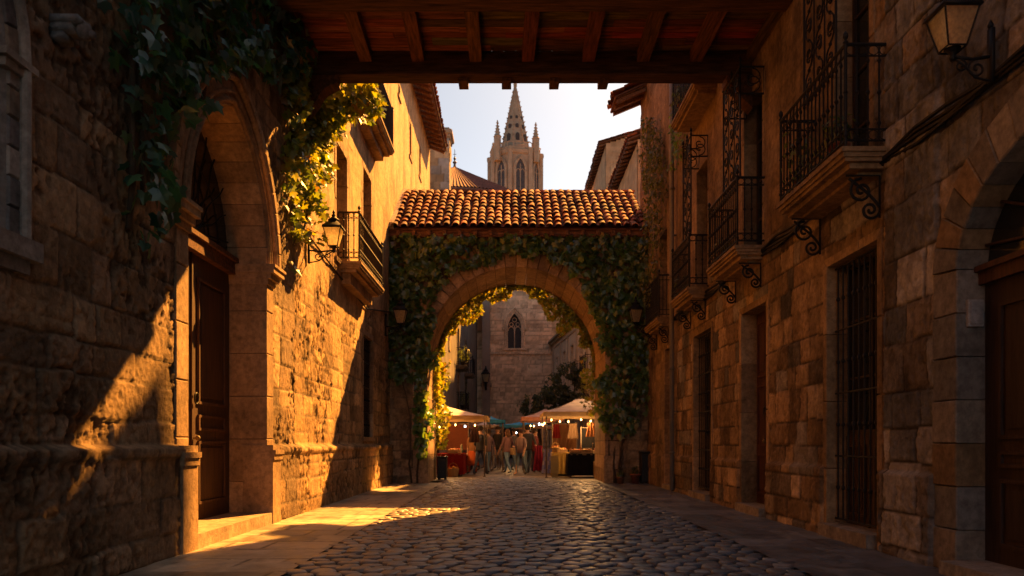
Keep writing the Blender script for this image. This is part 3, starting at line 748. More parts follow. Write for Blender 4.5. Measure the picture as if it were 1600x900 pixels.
b = MB(); b.prism([(-2.80,12.4,13.80),(-2.80,33.35,13.80),(-3.62,33.35,14.14),(-3.62,12.4,14.14)], (0,0,.03), (.22,.12,.07)); b.build('eave_boards', M['wood_y'], L2)
rf = None
for i in range(42):
    y = 12.7+i*.5
    if rf is None:
        b = MB(); b.prism([(-2.84,y,13.69),(-2.84,y+.11,13.69),(-3.6,y+.11,14.0),(-3.6,y,14.0)], (0,0,.095), (.20,.10,.05)); rf = b.build('rafter', M['wood_y'], L2)
    else:
        c = rf.copy(); COL.objects.link(c); c.parent = L2; c.location = (0, i*.5, 0)
b = MB(); b.tube([PL(12.5,4.75,.06), PL(15.4,4.55,.05), PL(18.5,4.40,.05), PL(22.2,4.95,.05)], .018, 5, (.03,.025,.02)); b.build('cable', M['iron'], L2)

# turret behind the tall house
T = empty('stone_turret', (-3.7, 40.5, 0), 'square stone turret with a moulded top behind the left tiled eave', 'turret')
PT = Plane((-4.25, 40, 0), (1,0,0), (0,-1,0)); masonry('wall', PT, 0, 1.08, 6, 17.1, .05, M['far_stone'], T, GREY[:4]+TAN[:3], (.35,.5), (.4,.7), 71, [])
PT2 = Plane((-3.17, 40, 0), (0,1,0), (1,0,0)); masonry('wall', PT2, 0, 1.2, 6, 17.1, .08, M['far_stone'], T, GREY[:4]+TAN[:3], (.35,.5), (.4,.7), 72, [])
b = MB(); b.box(-4.23, -3.2, 40.03, 41.2, 0, 17.05, (.33,.26,.18)); b.build('core', M['far_stone'], T)
b = MB(); b.bbox(-4.33,-3.10,39.9,41.3,17.1,17.25,.03,(.36,.27,.18)); b.bbox(-4.42,-3.0,39.8,41.4,17.25,17.5,.06,(.36,.27,.18)); b.bbox(-4.3,-3.15,39.95,41.2,17.5,17.62,.03,(.3,.22,.15)); b.build('cornice', M['far_stone'], T)

# ------------------------------------------------------------------ RIGHT houses
def plinthR(u, v): return .06*(1-sstep(.84, .88, v))
R1 = empty('corner_house', (4.0, 6, 0), 'grey brown stone house with a round arched doorway at the near right', 'house')
rp = arch_path(5.34, 1.45, 2.69, .92, False, 0, 17, jn=7); rhole = offset_path(rp, .34)
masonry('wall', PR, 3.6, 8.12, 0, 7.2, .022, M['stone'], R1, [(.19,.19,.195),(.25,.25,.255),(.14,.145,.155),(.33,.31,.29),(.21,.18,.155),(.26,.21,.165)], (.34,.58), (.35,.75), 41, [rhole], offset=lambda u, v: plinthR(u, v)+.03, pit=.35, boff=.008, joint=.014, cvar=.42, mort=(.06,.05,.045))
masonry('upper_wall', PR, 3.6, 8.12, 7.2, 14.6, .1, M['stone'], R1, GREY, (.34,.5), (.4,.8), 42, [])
masonry('near_wall', PR, -8, 3.6, 0, 14.6, .12, M['stone'], R1, GREY, (.34,.5), (.4,.8), 43, [])
b = MB(); core(b, 4.9, 11, -8, 8.1, 14.6); b.box(4.04, 4.9, -8, 8.1, 14.3, 14.58, (.3,.2,.12)); b.build('core', M['far_stone'], R1)
b = MB(); ring(b, PR, rp, .38, .055, -.30, [tuple(x*.62 for x in c) for c in GREY[:4]+TAN[:2]], 44, jit=.008); b.build('door_surround', M['cut'], R1)
panelled_door(PR, 3.89, 6.79, .12, 2.55, -.20, R1, (.032,.017,.013))
b = MB(); bxp(b, PR, 3.89, 6.79, 2.55, 2.66, -.27, -.14, (.07,.03,.02)); bxp(b, PR, 3.89, 6.79, 2.66, 2.71, -.27, -.10, (.07,.03,.02)); b.build('transom', M['wood_z'], R1)
b = MB(); fill(b, PR, arch_path(5.34, 1.45, 2.71, .90, False, 0, 12, jamb=False), -.22, (.012,.012,.014)); fw = b.build('fanlight', M['glass'], R1)
b = MB()
for i in range(8):
    a = math.pi*(i+.5)/8; b.tube([PR(5.34+.2*math.cos(a), 2.72+.15*math.sin(a), -.18), PR(5.34+1.43*math.cos(a), 2.72+.88*math.sin(a), -.18)], .015, 5, (.05,.025,.02))
b.build('grille', M['wood_z'], fw)
b = MB(); bxp(b, PR, 3.95, 6.77, -.02, .12, -.3, .22, (.26,.24,.22)); b.build('doorstep', M['cut'], R1)
b = MB(); b.bbox(4.03, 4.17, 6.755, 6.80, 2.18, 2.42, .006, (.32,.32,.33)); b.bbox(4.045, 4.155, 6.745, 6.757, 2.2, 2.4, .003, (.24,.25,.27)); b.build('wall_plaque', M['cut'], R1)

R2 = empty('balcony_house', (4.0, 13, 0), 'warm stone house with three wrought iron balconies and barred doorways on the right', 'house')
r2open = [(8.12+.02,9.62,.16,3.36,'g'),(11.92,13.2,.14,3.36,'d'),(15.2,16.65,.14,3.45,'g'),(8.5,9.4,4.27,7.0,'f'),(12.1,13.05,4.26,6.9,'f'),(15.45,16.35,4.32,6.9,'f'),(15.3,16.3,8.12,10.4,'f')]
r2open[0] = (8.32,9.64,.16,3.36,'g')
holes = [offset_path(rect_path(a, c, e, f), .07)+[(c+.07, -.1 if e < 1 else e), (a-.07, -.1 if e < 1 else e)] for a, c, e, f, k in r2open]
plastR = lambda u, v: sstep(3.4, 5.0, v+(fbm(u, v, .8, 15, 4)-.5)*2.4)*.75*sstep(8.6, 10.5, u)
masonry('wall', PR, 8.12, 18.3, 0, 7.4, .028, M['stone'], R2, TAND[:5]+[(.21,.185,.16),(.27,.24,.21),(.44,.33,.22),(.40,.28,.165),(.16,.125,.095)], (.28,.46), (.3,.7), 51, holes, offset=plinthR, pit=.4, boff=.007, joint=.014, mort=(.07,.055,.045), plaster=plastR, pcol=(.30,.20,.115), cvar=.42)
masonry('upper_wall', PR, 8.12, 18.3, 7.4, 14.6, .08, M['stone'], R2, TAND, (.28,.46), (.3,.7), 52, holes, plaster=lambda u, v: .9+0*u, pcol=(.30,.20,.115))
b = MB(); core(b, 4.9, 11, 8.12, 18.3, 14.6); b.box(4.04, 4.9, 8.12, 18.3, 14.3, 14.58, (.3,.2,.12)); b.build('core', M['far_stone'], R2)
for i, (a, c, e, f, k) in enumerate(r2open):
    b = MB(); ring(b, PR, rect_path(a, c, e if e > 1 else 0, f), .11, .028, -.4, TAND[:4], 80+i, jit=.002); b.build('door_surround', M['cut'], R2)
    if e < 1:
        b = MB(); bxp(b, PR, a+.005, c-.005, -.02, e, -.4, .14, (.28,.24,.2)); b.build('doorstep', M['cut'], R2)
    if k == 'd': panelled_door(PR, a, c, e, f, -.24, R2, (.065,.022,.016), rows=((.05,.26),(.30,.62),(.66,.95)))
    elif k == 'g':
        panelled_door(PR, a, c, e, 1.25, -.22, R2, (.05,.025,.018), rows=((.1,.9),), knob=False)
        w = casement(PR, a, c, 1.25, f, -.26, R2, (.03,.018,.014), 2, 3)
        grille(PR, a+.02, c-.02, .22, f-.03, -.08, R2, 9, 4)
    else: casement(PR, a, c, e, f, -.22, R2, (.04,.022,.015), 2, 4)
balcony(PR, 8.05, 10.04, 4.27, .52, 1.08, R2, TAND, M['cut'], nbr=2, stone_drop=.24, screen=(8.72, 9.66, 5.4, 7.6, .30), brh=.5)
balcony(PR, 11.97, 13.72, 4.25, .50, 1.06, R2, TAND, M['cut'], nbr=2, stone_drop=.24, screen=(12.02, 12.95, 5.32, 7.05, .40), brh=.42)
balcony(PR, 15.42, 17.1, 4.30, .44, 1.05, R2, TAND, M['cut'], nbr=2, stone_drop=.24, screen=(15.45, 16.15, 5.38, 7.35, .36), brh=.42)
balcony(PR, 14.7, 16.75, 8.10, .50, 1.0, R2, TAND, M['cut'], ornate=False, nbr=0, stone_drop=.2)
b = MB()
for k, (dz, dd) in enumerate(((0,.05),(.035,.06),(.07,.05),(.10,.07))):
    rr = random.Random(k); b.tube([PR(3.6+i*.55, 4.14+dz-.05+.03*math.sin(i*1.7+k)+rr.uniform(-.012,.012)-(0 if i < 8 else .0), dd+.012*math.sin(i*2.3+k*2)) for i in range(28)], .020, 5, (.012,.012,.013))
b.build('cable', M['iron'], R2)

R3 = empty('narrow_house', (4.0, 20.8, 0), 'narrow stone house with a small iron balcony beside the ivy arch on the right', 'house')
r3open = [(18.75,19.75,.12,3.55,'d'),(19.4,20.4,4.3,6.6,'f'),(21.6,22.4,8.6,10.4,'w')]
holes = [offset_path(rect_path(a, c, e, f), .07)+[(c+.07, -.1 if e < 1 else e), (a-.07, -.1 if e < 1 else e)] for a, c, e, f, k in r3open]
topR3 = lambda u: 14.4+np.clip((u-20.9)*.64, 0, 5)  # slanted top out of view, shaped to cut the sun stripe opposite
masonry('wall', PR, 18.3, 23.4, 0, 10.9, .05, M['stone'], R3, TAND, (.28,.46), (.3,.7), 55, holes, offset=plinthR, plaster=lambda u, v: sstep(3.6, 5, v)*.85, pcol=(.32,.215,.125))
masonry('upper_wall', PR, 18.3, 23.4, 10.9, 16.3, .1, M['stone'], R3, TAND, (.28,.46), (.3,.7), 56, [], top=topR3)
b = MB(); b.prism([(4.9,18.3,-.05),(4.9,23.38,-.05),(4.9,23.38,15.98),(4.9,20.9,14.38),(4.9,18.3,14.38)], (6.1,0,0), (.3,.2,.12))
b.box(4.04, 4.89, 23.1, 23.39, 0, 15.8, (.36,.25,.15)); b.prism([(4.04,18.3,14.05),(4.04,23.3,15.0),(4.04,23.3,15.9),(4.04,20.9,14.37),(4.04,18.3,14.37)], (.85,0,0), (.3,.2,.12)); b.build('core', M['far_stone'], R3)
for i, (a, c, e, f, k) in enumerate(r3open):
    b = MB(); ring(b, PR, rect_path(a, c, e if e > 1 else 0, f), .11, .03, -.4, TAND[:4], 90+i, jit=.002); b.build('door_surround', M['cut'], R3)
    if k == 'd': panelled_door(PR, a, c, e, f, -.2, R3, (.06,.03,.02)); b = MB(); bxp(b, PR, a, c, -.02, e, -.4, .1, (.28,.24,.2)); b.build('doorstep', M['cut'], R3)
    else: casement(PR, a, c, e, f, -.22, R3, (.04,.022,.015), 2, 3)
balcony(PR, 19.1, 21.0, 4.3, .34, 1.05, R3, TAND, M['cut'], ornate=False, nbr=2, stone_drop=.2)
b = MB(); b.tube([(3.86,18.32,.05),(3.86,18.32,8.6),(3.86,18.34,10.8)], .055, 10, (.20,.18,.16))
for z in (.9,2.9,5.1,7.2,9.2): b.tube([(3.86,18.32,z),(3.86,18.32,z+.06)], .07, 10, (.14,.12,.10))
for z in (1.9,6.1): b.box(3.88,4.0,18.28,18.36,z,z+.03,(.1,.09,.08))
b.build('drainpipe', M['paint'], R3, True)
eR = Vector((1, 0, .45)).normalized()
b = MB(); tile_roof(b, (3.04,22.35,11.30), (0,1,0), 1.10, eR, 1.0, .25, .34, 8, 5); b.build('eave_roof', M['tile'], R3)
b = MB(); b.prism([(3.1,22.4,11.21),(3.1,23.4,11.21),(3.98,23.4,11.60),(3.98,22.4,11.60)], (0,0,.03), (.22,.12,.07)); b.build('eave_boards', M['wood_y'], R3)
rf = None
for i in range(3):
    y = 22.42+i*.42
    if rf is None:
        b = MB(); b.prism([(3.13,y,11.10),(3.13,y+.11,11.10),(3.97,y+.11,11.45),(3.97,y,11.45)], (0,0,.11), (.2,.1,.05)); rf = b.build('rafter', M['wood_y'], R3)
    else: c = rf.copy(); COL.objects.link(c); c.parent = R3; c.location = (0, i*.42, 0)

# ------------------------------------------------------------------ ivy archway with tiled roof
A = empty('stone_archway', (0.2, 23.6, 0), 'round stone archway with a terracotta tile roof spanning the lane', 'archway')
ap = arch_path(.18, 2.57, 3.7, 2.57, False, 0, 26, jn=9); ah = offset_path(ap, .40)
masonry('wall', PF, -3.5, 4.0, 0, 7.25, .035, M['stone'], A, [tuple(x*.95 for x in c) for c in TAN], (.22,.34), (.28,.55), 91, [ah], pit=.4, joint=.014)
PB = Plane((0, 24.9, 0), (1,0,0), (0,1,0)); masonry('rear_wall', PB, -3.5, 4.0, 0, 8.6, .08, M['stone'], A, TAN, (.22,.34), (.28,.55), 92, [ah])
b = MB(); ring(b, PF, ap, .44, .05, -2.62, [(.42,.28,.17),(.46,.31,.19),(.37,.25,.15),(.48,.34,.22)], 93, gap=.006, jit=.012, wj=.06); b.build('arch_ring', M['cut'], A)
b = MB(); bxp(b, PF, -2.62, -2.36, 0, .8, -.3, .10, TAN[2]); b.build('plinth', M['cut'], A); b = MB(); bxp(b, PF, 2.72, 2.98, 0, .8, -.3, .10, TAN[2]); b.build('plinth', M['cut'], A)
fS = Vector((0, 2.9, 1.94)).normalized(); FLn = math.hypot(2.9, 1.94)
b = MB(); tile_roof(b, (-3.42, 22.0, 7.34), (1,0,0), 7.4, fS, FLn, .25, .34, 17, 7)
bS = Vector((0, -1.1, .74)).normalized(); tile_roof(b, (-3.42, 26.0, 8.54), (1,0,0), 7.4, bS, 1.3, .275, .37, 18, 4)
ridge_tiles(b, (-3.45, 24.92, 9.28), (4.0, 24.92, 9.28), .10); b.build('roof', M['tile'], A)
b = MB(); b.prism([(-3.5,22.02,7.30),(-3.5,24.9,9.23),(-3.5,24.9,9.42),(-3.5,22.02,7.50)], (.16,0,0), (.62,.52,.42)); b.build('verge', M['cut'], A)
b = MB(); b.box(-3.48, 3.98, 22.08, 22.2, 7.10, 7.30, (.18,.09,.05)); b.box(-3.48, 3.98, 22.5, 24.7, 6.9, 7.2, (.2,.14,.09)); b.build('wall_plate', M['wood_x'], A)
b = MB(); b.prism([(-3.45,22.3,7.2),(-3.45,24.9,7.2),(-3.45,24.9,8.95)], (7.4,0,0), (.3,.2,.12)); b.build('core', M['far_stone'], A)
rf = None
for i in range(17):
    if rf is None:
        b = MB(); b.prism([(-3.25,21.98,7.12),(-3.25,22.3,7.12),(-3.25,22.3,7.44),(-3.25,21.98,7.24)], (.10,0,0), (.20,.10,.05)); rf = b.build('rafter', M['wood_y'], A)
    else: c = rf.copy(); COL.objects.link(c); c.parent = A; c.location = (i*.44, 0, 0)

# ------------------------------------------------------------------ timber bridge overhead
B = empty('timber_bridge', (.2, 12, 7.2), 'dark timber footbridge overhead joining the houses across the lane', 'bridge')
WD = (.12,.055,.025)
b = MB(); b.bbox(-3.5, 3.98, 12.60, 12.92, 7.2, 7.60, .02, (.08,.038,.02)); b.build('rear_beam', M['wood_x'], B)
b = MB(); b.bbox(-3.5, 3.98, 10.72, 11.06, 7.36, 7.72, .02, WD); b.build('front_beam', M['wood_x'], B)
rr = random.Random(4); b = MB(); y = 11.07
while y < 12.60:
    w = rr.uniform(.16,.24); x = -3.5
    while x < 3.98:
        l = rr.uniform(1.6, 3.2); x2 = min(x+l, 3.98); b.bbox(x, x2-.005, y, min(y+w-.006, 12.60), 7.585+rr.uniform(0,.012), 7.64, .003, tuple(c*rr.uniform(.4,1.5) for c in (.22,.09,.036))); x = x2
    y += w
b.build('planking', M['wood_x'], B)
for i in range(9):
    x = -3.36+i*.905; b = MB(); t = rr.uniform(-.03,.03)
    b.prism([(x+t,11.05,7.41),(x+t+.20,11.05,7.41+rr.uniform(-.01,.01)),(x+t+.20,11.05,7.58),(x+t,11.05,7.58)], (rr.uniform(-.04,.04),1.56,0), tuple(c*rr.uniform(.8,1.25) for c in (.15,.062,.026))); b.build('joist', M['wood_y'], B)
for x in (-.86,-.14,.66,1.48):
    b = MB(); b.bbox(x, x+.16, 12.70, 13.02, 7.15, 7.26, .006, WD); b.build('beam_peg', M['wood_y'], B)
b = MB()
for (yy, zb) in ((10.85, 7.73), (12.74, 7.61)):
    x = -3.5
    while x < 3.98: b.bbox(x, min(x+.2, 3.98)-.006, yy, yy+.05, zb, 9.9, .004, tuple(c*rr.uniform(.7,1.2) for c in WD)); x += .2
b.build('side_boards', M['wood_z'], B)
b = MB(); tile_roof(b, (-3.5, 10.6, 9.75), (1,0,0), 7.5, Vector((0,1.4,.6)).normalized(), 1.5, .27, .36, 21, 4); tile_roof(b, (-3.5, 13.3, 9.75), (1,0,0), 7.5, Vector((0,-1.4,.6)).normalized(), 1.5, .27, .36, 22, 4); b.build('roof', M['tile'], B)
def bracket(mb, xw, s, L, H, y0, y1):
    pts = [(xw, y0, 7.2), (xw+s*L, y0, 7.2), (xw+s*L, y0, 7.08)]
    for i in range(1, 11):
        t = i/10; pts.append((xw+s*L*(1-t)**1.0*(1-.15*math.sin(t*math.pi*2))*1.0+s*.0, y0, 7.06-H*(t**1.25)))
    pts.append((xw, y0, 7.2-H-.05)); mb.prism(pts, (0, y1-y0, 0), (.11,.045,.02))
b = MB(); bracket(b, -3.5, 1, .66, .62, 12.60, 12.88); b.build('corbel', M['wood_y'], B)
b = MB(); bracket(b, 3.98, -1, .42, .40, 12.60, 12.88); b.build('corbel', M['wood_y'], B)

# ------------------------------------------------------------------ houses beyond the arch
def far_house(name, label, P, u0, u1, h, opens, pal, seed, roofcol=None, mat='far_stone', pcol=(.4,.3,.2), plas=.85, core_pts=None, bal=(), res=.09):
    root = empty(name, tuple(P((u0+u1)/2, 0, 0)), label, 'house')
    holes = [offset_path(rect_path(a, c, e, f), .03)+[(c+.03, e), (a-.03, e)] for a, c, e, f in opens]
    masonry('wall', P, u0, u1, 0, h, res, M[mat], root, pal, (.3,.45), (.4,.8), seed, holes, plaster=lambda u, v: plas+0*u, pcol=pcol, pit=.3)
    for a, c, e, f in opens:
        b = MB(); ring(b, P, rect_path(a, c, e, f), .12, .05, -.25, pal, seed, jit=.002); b.build('window_surround', M['cut'], root); casement(P, a, c, e, f, -.18, root, (.12,.10,.08), 2, 3)
    for (a, c, z) in bal: balcony(P, a, c, z, .6, 1.0, root, pal, M['cut'], ornate=False, nbr=0, stone_drop=.15, spc=.14)
    b = MB(); b.prism(core_pts, (0,0,h-.02), tuple(x*.9 for x in pcol)); b.build('core', M['far_stone'], root)
    return root
# right: two houses whose eaves show over the arch roof
def side_house(name, label, xe, ya, yb, ze, slope, seed, pcol):
    P = Plane((xe+.5, 0, 0), (0,1,0), (-1,0,0)); root = empty(name, (xe+.5, (ya+yb)/2, 0), label, 'house')
    masonry('wall', P, ya, yb, 0, ze-.1, .1, M['far_stone'], root, TAN, (.3,.45), (.4,.8), seed, [], plaster=lambda u, v: .6+0*u, pcol=pcol)
    PE = Plane((xe+.5, ya, 0), (1,0,0), (0,-1,0)); masonry('gable_wall', PE, 0, 3, 0, ze+3*slope, .1, M['far_stone'], root, TAN, (.3,.45), (.4,.8), seed+1, [], plaster=lambda u, v: .35+0*u, pcol=pcol, top=lambda u: ze+.05+u*slope)
    b = MB(); b.prism([(xe+.6,ya+.1,0),(xe+3.4,ya+.1,0),(xe+3.4,ya+.1,ze+2.6*slope),(xe+.6,ya+.1,ze-.05)], (0,yb-ya-.2,0), pcol); b.build('core', M['far_stone'], root)
    b = MB(); tile_roof(b, (xe, ya-.25, ze+.06), (0,1,0), yb-ya+.4, Vector((1,0,slope)).normalized(), 3.4, .3, .45, seed, 4, .8); b.build('roof', M['tile'], root)
    for i in range(int((yb-ya)/.6)):
        b = MB(); b.prism([(xe+.04,ya+i*.6,ze-.14),(xe+.5,ya+i*.6,ze+.06*slope),(xe+.5,ya+i*.6,ze+.08),(xe+.04,ya+i*.6,ze-.02)], (0,.14,0), (.15,.08,.05)); b.build('rafter', M['wood_y'], root)
side_house('side_house', 'ochre house with a low tiled eave just past the right hand wall', 5.6, 36.7, 47, 15.6, .42, 101, (.50,.31,.16))
side_house('side_house', 'paler house with a stone gable further back beside the bright sky', 6.05, 52.5, 66, 21.6, .30, 104, (.52,.34,.19))
PFa = Plane((3.3, 60, 0), ((4.95-3.3)/19.07, -19/19.07, 0), (-19/19.07, -(4.95-3.3)/19.07, 0))
fo = []
for i in range(5):
    u = 2.2+i*3.4
    for z in (2.0, 5.2): fo.append((u, u+1.1, z, z+2.4))
FH = far_house('pale_house', 'pale facade with tall windows and a cornice seen through the arch on the right', PFa, 0, 19, 8.9, fo, [(.7,.58,.42),(.72,.6,.46)], 111, pcol=(.74,.60,.43),
          core_pts=[(3.75,60,0),(5.4,41,0),(10,41,0),(10,60,0)], bal=[(11.9,13.6,5.15),(15.2,17.0,5.15)])
b = MB(); bxp(b, PFa, -.2, 19.2, 8.78, 8.95, -.2, .22, (.42,.33,.22)); bxp(b, PFa, -.2, 19.2, 8.95, 9.1, -.2, .36, (.38,.29,.2)); bxp(b, PFa, -.2, 19.1, 8.4, 8.5, -.1, .09, (.45,.35,.25))
for i in range(6): bxp(b, PFa, .9+i*3.4, 1.3+i*3.4, 0, 8.4, -.1, .09, (.5,.4,.29))
b.build('cornice', M['far_stone'], FH)
PLa = Plane((-3.35, 36, 0), (.75/24, 23.99/24, 0), (23.99/24, -.75/24, 0))
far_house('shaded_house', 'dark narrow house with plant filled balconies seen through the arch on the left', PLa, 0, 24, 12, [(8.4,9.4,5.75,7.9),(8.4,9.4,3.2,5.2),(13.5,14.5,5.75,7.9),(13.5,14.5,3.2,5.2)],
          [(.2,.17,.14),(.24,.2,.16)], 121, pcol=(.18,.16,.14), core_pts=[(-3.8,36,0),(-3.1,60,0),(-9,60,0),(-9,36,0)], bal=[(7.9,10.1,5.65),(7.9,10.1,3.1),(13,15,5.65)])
# house added east of the square, mostly out of view, to shade the stalls
b = MB(); E = empty('market_shade_house', (8, 30, 0), 'plain ochre house added at the right of the square to shade the stalls', 'house')
PE = Plane((5.25, 0, 0), (0,1,0), (-1,0,0)); masonry('wall', PE, 24.6, 35.8, 0, 9.4, .12, M['far_stone'], E, TAN, (.3,.45), (.4,.8), 131, [], plaster=lambda u, v: .7+0*u)
b.box(5.3, 11, 24.6, 35.8, 0, 9.4, (.35,.25,.15)); b.build('core', M['far_stone'], E)

# ------------------------------------------------------------------ church
CH = empty('church', (.8, 62, 0), 'tall pale stone church apse with a traceried pointed window beyond the market', 'church')
CP = [(.76,.54,.35),(.71,.50,.32),(.80,.58,.38),(.66,.46,.29)]
PC = Plane((-1.6, 60, 0), (1,0,0), (0,-1,0))
cw = arch_path(1.95, .52, 10.15, 1.15, True, 8.6, 14, jn=3); 
masonry('wall', PC, 0, 4.85, 0, 20.2, .07, M['far_stone'], CH, CP, (.26,.36), (.35,.75), 141, [offset_path(cw, .28)+[(1.95+.8, 8.6), (1.95-.8, 8.6)]], pit=.3, boff=.004, joint=.016, cvar=.12, mort=(.40,.28,.18))
d2 = math.hypot(6.4, 3.2); PC2 = Plane((-8.0, 63.2, 0), (6.4/d2, -3.2/d2, 0), (-3.2/d2, -6.4/d2, 0)); masonry('wall', PC2, 0, d2, 0, 20.2, .1, M['far_stone'], CH, CP, (.26,.36), (.35,.75), 142, [], pit=.3, boff=.006, cvar=.12, mort=(.40,.28,.18))
PC3 = Plane((3.25, 60, 0), (6.4/d2, 3.2/d2, 0), (3.2/d2, -6.4/d2, 0)); masonry('wall', PC3, 0, d2, 0, 20.2, .1, M['far_stone'], CH, CP, (.26,.36), (.35,.75), 143, [], pit=.3, boff=.006, cvar=.12, mort=(.40,.28,.18))
b = MB(); b.prism([(-1.58,60.7,0),(-8,63.9,0),(-8,75,0),(9.6,75,0),(9.6,63.9,0),(3.2,60.7,0)], (0,0,20.1), CP[0]); b.build('core', M['far_stone'], CH)
b = MB(); ring(b, PC, cw, .30, .04, -.6, CP, 144, jit=.003); strip(b, PC, offset_path(cw, .05), .05, .05, CP[0]); strip(b, PC, offset_path(cw, .18), .06, .06, CP[0])
strip(b, PC, offset_path(arch_path(1.95, .52, 10.15, 1.15, True, 8.6, 14, jamb=False), .34), .07, .09, CP[2]); bxp(b, PC, 1.0, 2.9, 8.46, 8.6, -.4, .14, CP[2]); 
for s in (-1,1): b.ball(PC(1.95+s*.86, 10.1, .1), .12, CP[2], 6)
b.build('window_surround', M['cut'], CH)
b = MB(); fill(b, PC, cw, -.35, (.03,.028,.03)); gw = b.build('window', M['lead'], CH)
b = MB(); strip(b, PC, [(1.95,8.6),(1.95,10.4)], .045, -.26, CP[1], 6)
for s in (-1,1):
    strip(b, PC, [(1.95+s*.26+.24*math.cos(a/8*math.pi), 10.0+.32*math.sin(a/8*math.pi)) for a in range(9)], .035, -.26, CP[1], 6)
    strip(b, PC, [(1.95+s*.25+.15*math.cos(a/4*math.pi), 10.5+.15*math.sin(a/4*math.pi)) for a in range(9)], .03, -.26, CP[1], 5)
strip(b, PC, [(1.95+.17*math.cos(a/4*math.pi), 10.86+.17*math.sin(a/4*math.pi)) for a in range(9)], .03, -.26, CP[1], 5)
b.build('tracery', M['cut'], gw)
b = MB(); bxp(b, PC, -.2, 4.9, 8.12, 8.28, -.1, .12, CP[1]); b.build('string_course', M['cut'], CH); b = MB(); bxp(b, PC, -.2, 4.9, 2.72, 2.8, -.1, .08, CP[1]); b.build('string_course', M['cut'], CH)
b = MB(); b.box(-2.15, -1.55, 59.0, 60.1, 0, 12.5, (.26,.21,.17)); b.prism([(-2.15,59.0,12.5),(-2.15,60.1,12.5),(-2.15,60.1,13.6)], (.6,0,0), (.28,.22,.18)); b.box(-2.25,-1.45,58.9,60.1,5.6,5.8,(.26,.2,.16)); b.build('buttress', M['far_stone'], CH)
b = MB(); pp = arch_path(1.9, 1.05, 1.6, 1.05, False, 0, 12, jn=3); ring(b, PC, pp, .3, .10, .0, CP, 146); b.build('portal_surround', M['cut'], CH)
b = MB(); fill(b, PC, pp, .05, (.03,.02,.015), .03); b.build('portal_door', M['wood_z'], CH)
b = MB(); nn = 190; ap_ = (-4.9, 68, 25.7); vs = [ap_]
for i in range(nn*2):
    a = math.pi*i/nn; rr_ = 8.6+(.05 if i % 2 else 0); vs.append((-4.9+rr_*math.cos(a), 68+rr_*math.sin(a), 21.05+(.07 if i % 2 else 0)))
b.add(vs, [(0, i, i % (nn*2)+1) for i in range(1, nn*2+1)], (.22,.08,.05)); b.lathe((-4.9,68,20.85), [(8.7,0),(8.6,.2)], 60, (.25,.1,.06)); b.build('roof', M['tile'], CH)
b = MB(); b.lathe((-4.9,68,10), [(8.2,0),(8.2,10.4),(8.5,10.7),(8.5,10.85)], 60, (.50,.24,.12)); b.build('drum', M['far_stone'], CH)
b = MB(); b.lathe((-4.9,68,25.6), [(.14,0),(.1,.3),(.2,.45),(.05,.6),(.13,.8),(.03,.95),(.02,1.6)], 8, (.08,.07,.06)); b.box(-5.05,-4.75,67.99,68.01,26.75,26.79,(.08,.07,.06)); b.build('finial', M['iron'], CH)

TW = empty('bell_tower', (.73, 110, 0), 'slender gothic bell tower with a crocketed stone spire against the sky', 'tower')
TC = (.36,.26,.18); cx, cy = .73, 110.0
def octpt(r, k, z, ph=.2): a = math.pi/4*k+math.pi/8+ph; return Vector((cx+r*math.cos(a), cy+r*math.sin(a), z))
b = MB(); b.lathe((cx,cy,0), [(3.75,0),(3.75,34.0),(3.9,34.1),(3.9,34.5),(3.7,34.6),(3.62,41.4),(3.85,41.6),(3.95,42.0),(3.75,42.1),(3.75,42.4)], 8, TC, math.pi/8+.2); b.build('tower_shaft', M['far_stone'], TW)
b = MB()
for k in range(8):
    q = octpt(3.72, k, 30); b.lathe(q, [(.34,0),(.34,11.6),(.42,11.9),(.42,12.3)], 6, TC)
b.build('corner_shaft', M['far_stone'], TW)
b = MB()
for k in range(8):
    a = octpt(3.70, k, 42.3); c = octpt(3.70, (k+1) % 8, 42.3); b.tube([a+Vector((0,0,.8)), c+Vector((0,0,.8))], .07, 5, TC); b.tube([a, c], .09, 5, TC)
    for i in range(1, 6):
        q = a.lerp(c, i/6); b.box(q.x-.06, q.x+.06, q.y-.06, q.y+.06, 42.3, 43.1, TC)
b.build('parapet', M['far_stone'], TW)
for k in range(8):
    a = octpt(3.66, k, 0); c = octpt(3.66, (k+1) % 8, 0); mid = (a+c)/2; nr = (mid-Vector((cx,cy,0))).normalized()
    if nr.y > .45: continue
    Uv = (c-a).normalized(); PP = Plane(tuple(mid), tuple(Uv), tuple(nr)); wp = arch_path(0, .62, 39.2, 1.5, True, 35.6, 12, jn=3)
    b = MB(); fill(b, PP, wp, .08, (.06,.055,.06), .05); w = b.build('window', M['lead'], TW)
    b = MB(); ring(b, PP, wp, .22, .26, 0, [TC], 5, jit=0, gap=0); strip(b, PP, offset_path(wp, .3), .08, .2, TC); strip(b, PP, [(0,35.6),(0,40)], .07, .14, TC)
    for s in (-1,1): strip(b, PP, [(s*.3+.28*math.cos(t/6*math.pi), 38.9+.4*math.sin(t/6*math.pi)) for t in range(7)], .06, .14, TC)
    b.build('window_frame', M['far_stone'], w)
b = MB(); prof = [(2.25,0),(2.2,.6),(1.95,.7)]
b.lathe((cx,cy,42.2), [(2.5,0),(2.4,1.0),(1.98,1.25),(.12,10.0),(.12,10.3)], 8, TC, math.pi/8+.2)
for k in range(8):
    for i in range(1, 12):
        t = i/12; r = 1.98*(1-t)+.12*t+.06; q = octpt(r, k, 43.4+8.8*t); s = .17*(1-.45*t); b.ball(q, s, TC, 6); b.ball(q+(q-Vector((cx,cy,q.z))).normalized()*s*.9+Vector((0,0,s*.7)), s*.55, TC, 5)
    b.tube([octpt(2.0, k, 43.4), octpt(.14, k, 52.2)], .06, 4, TC)
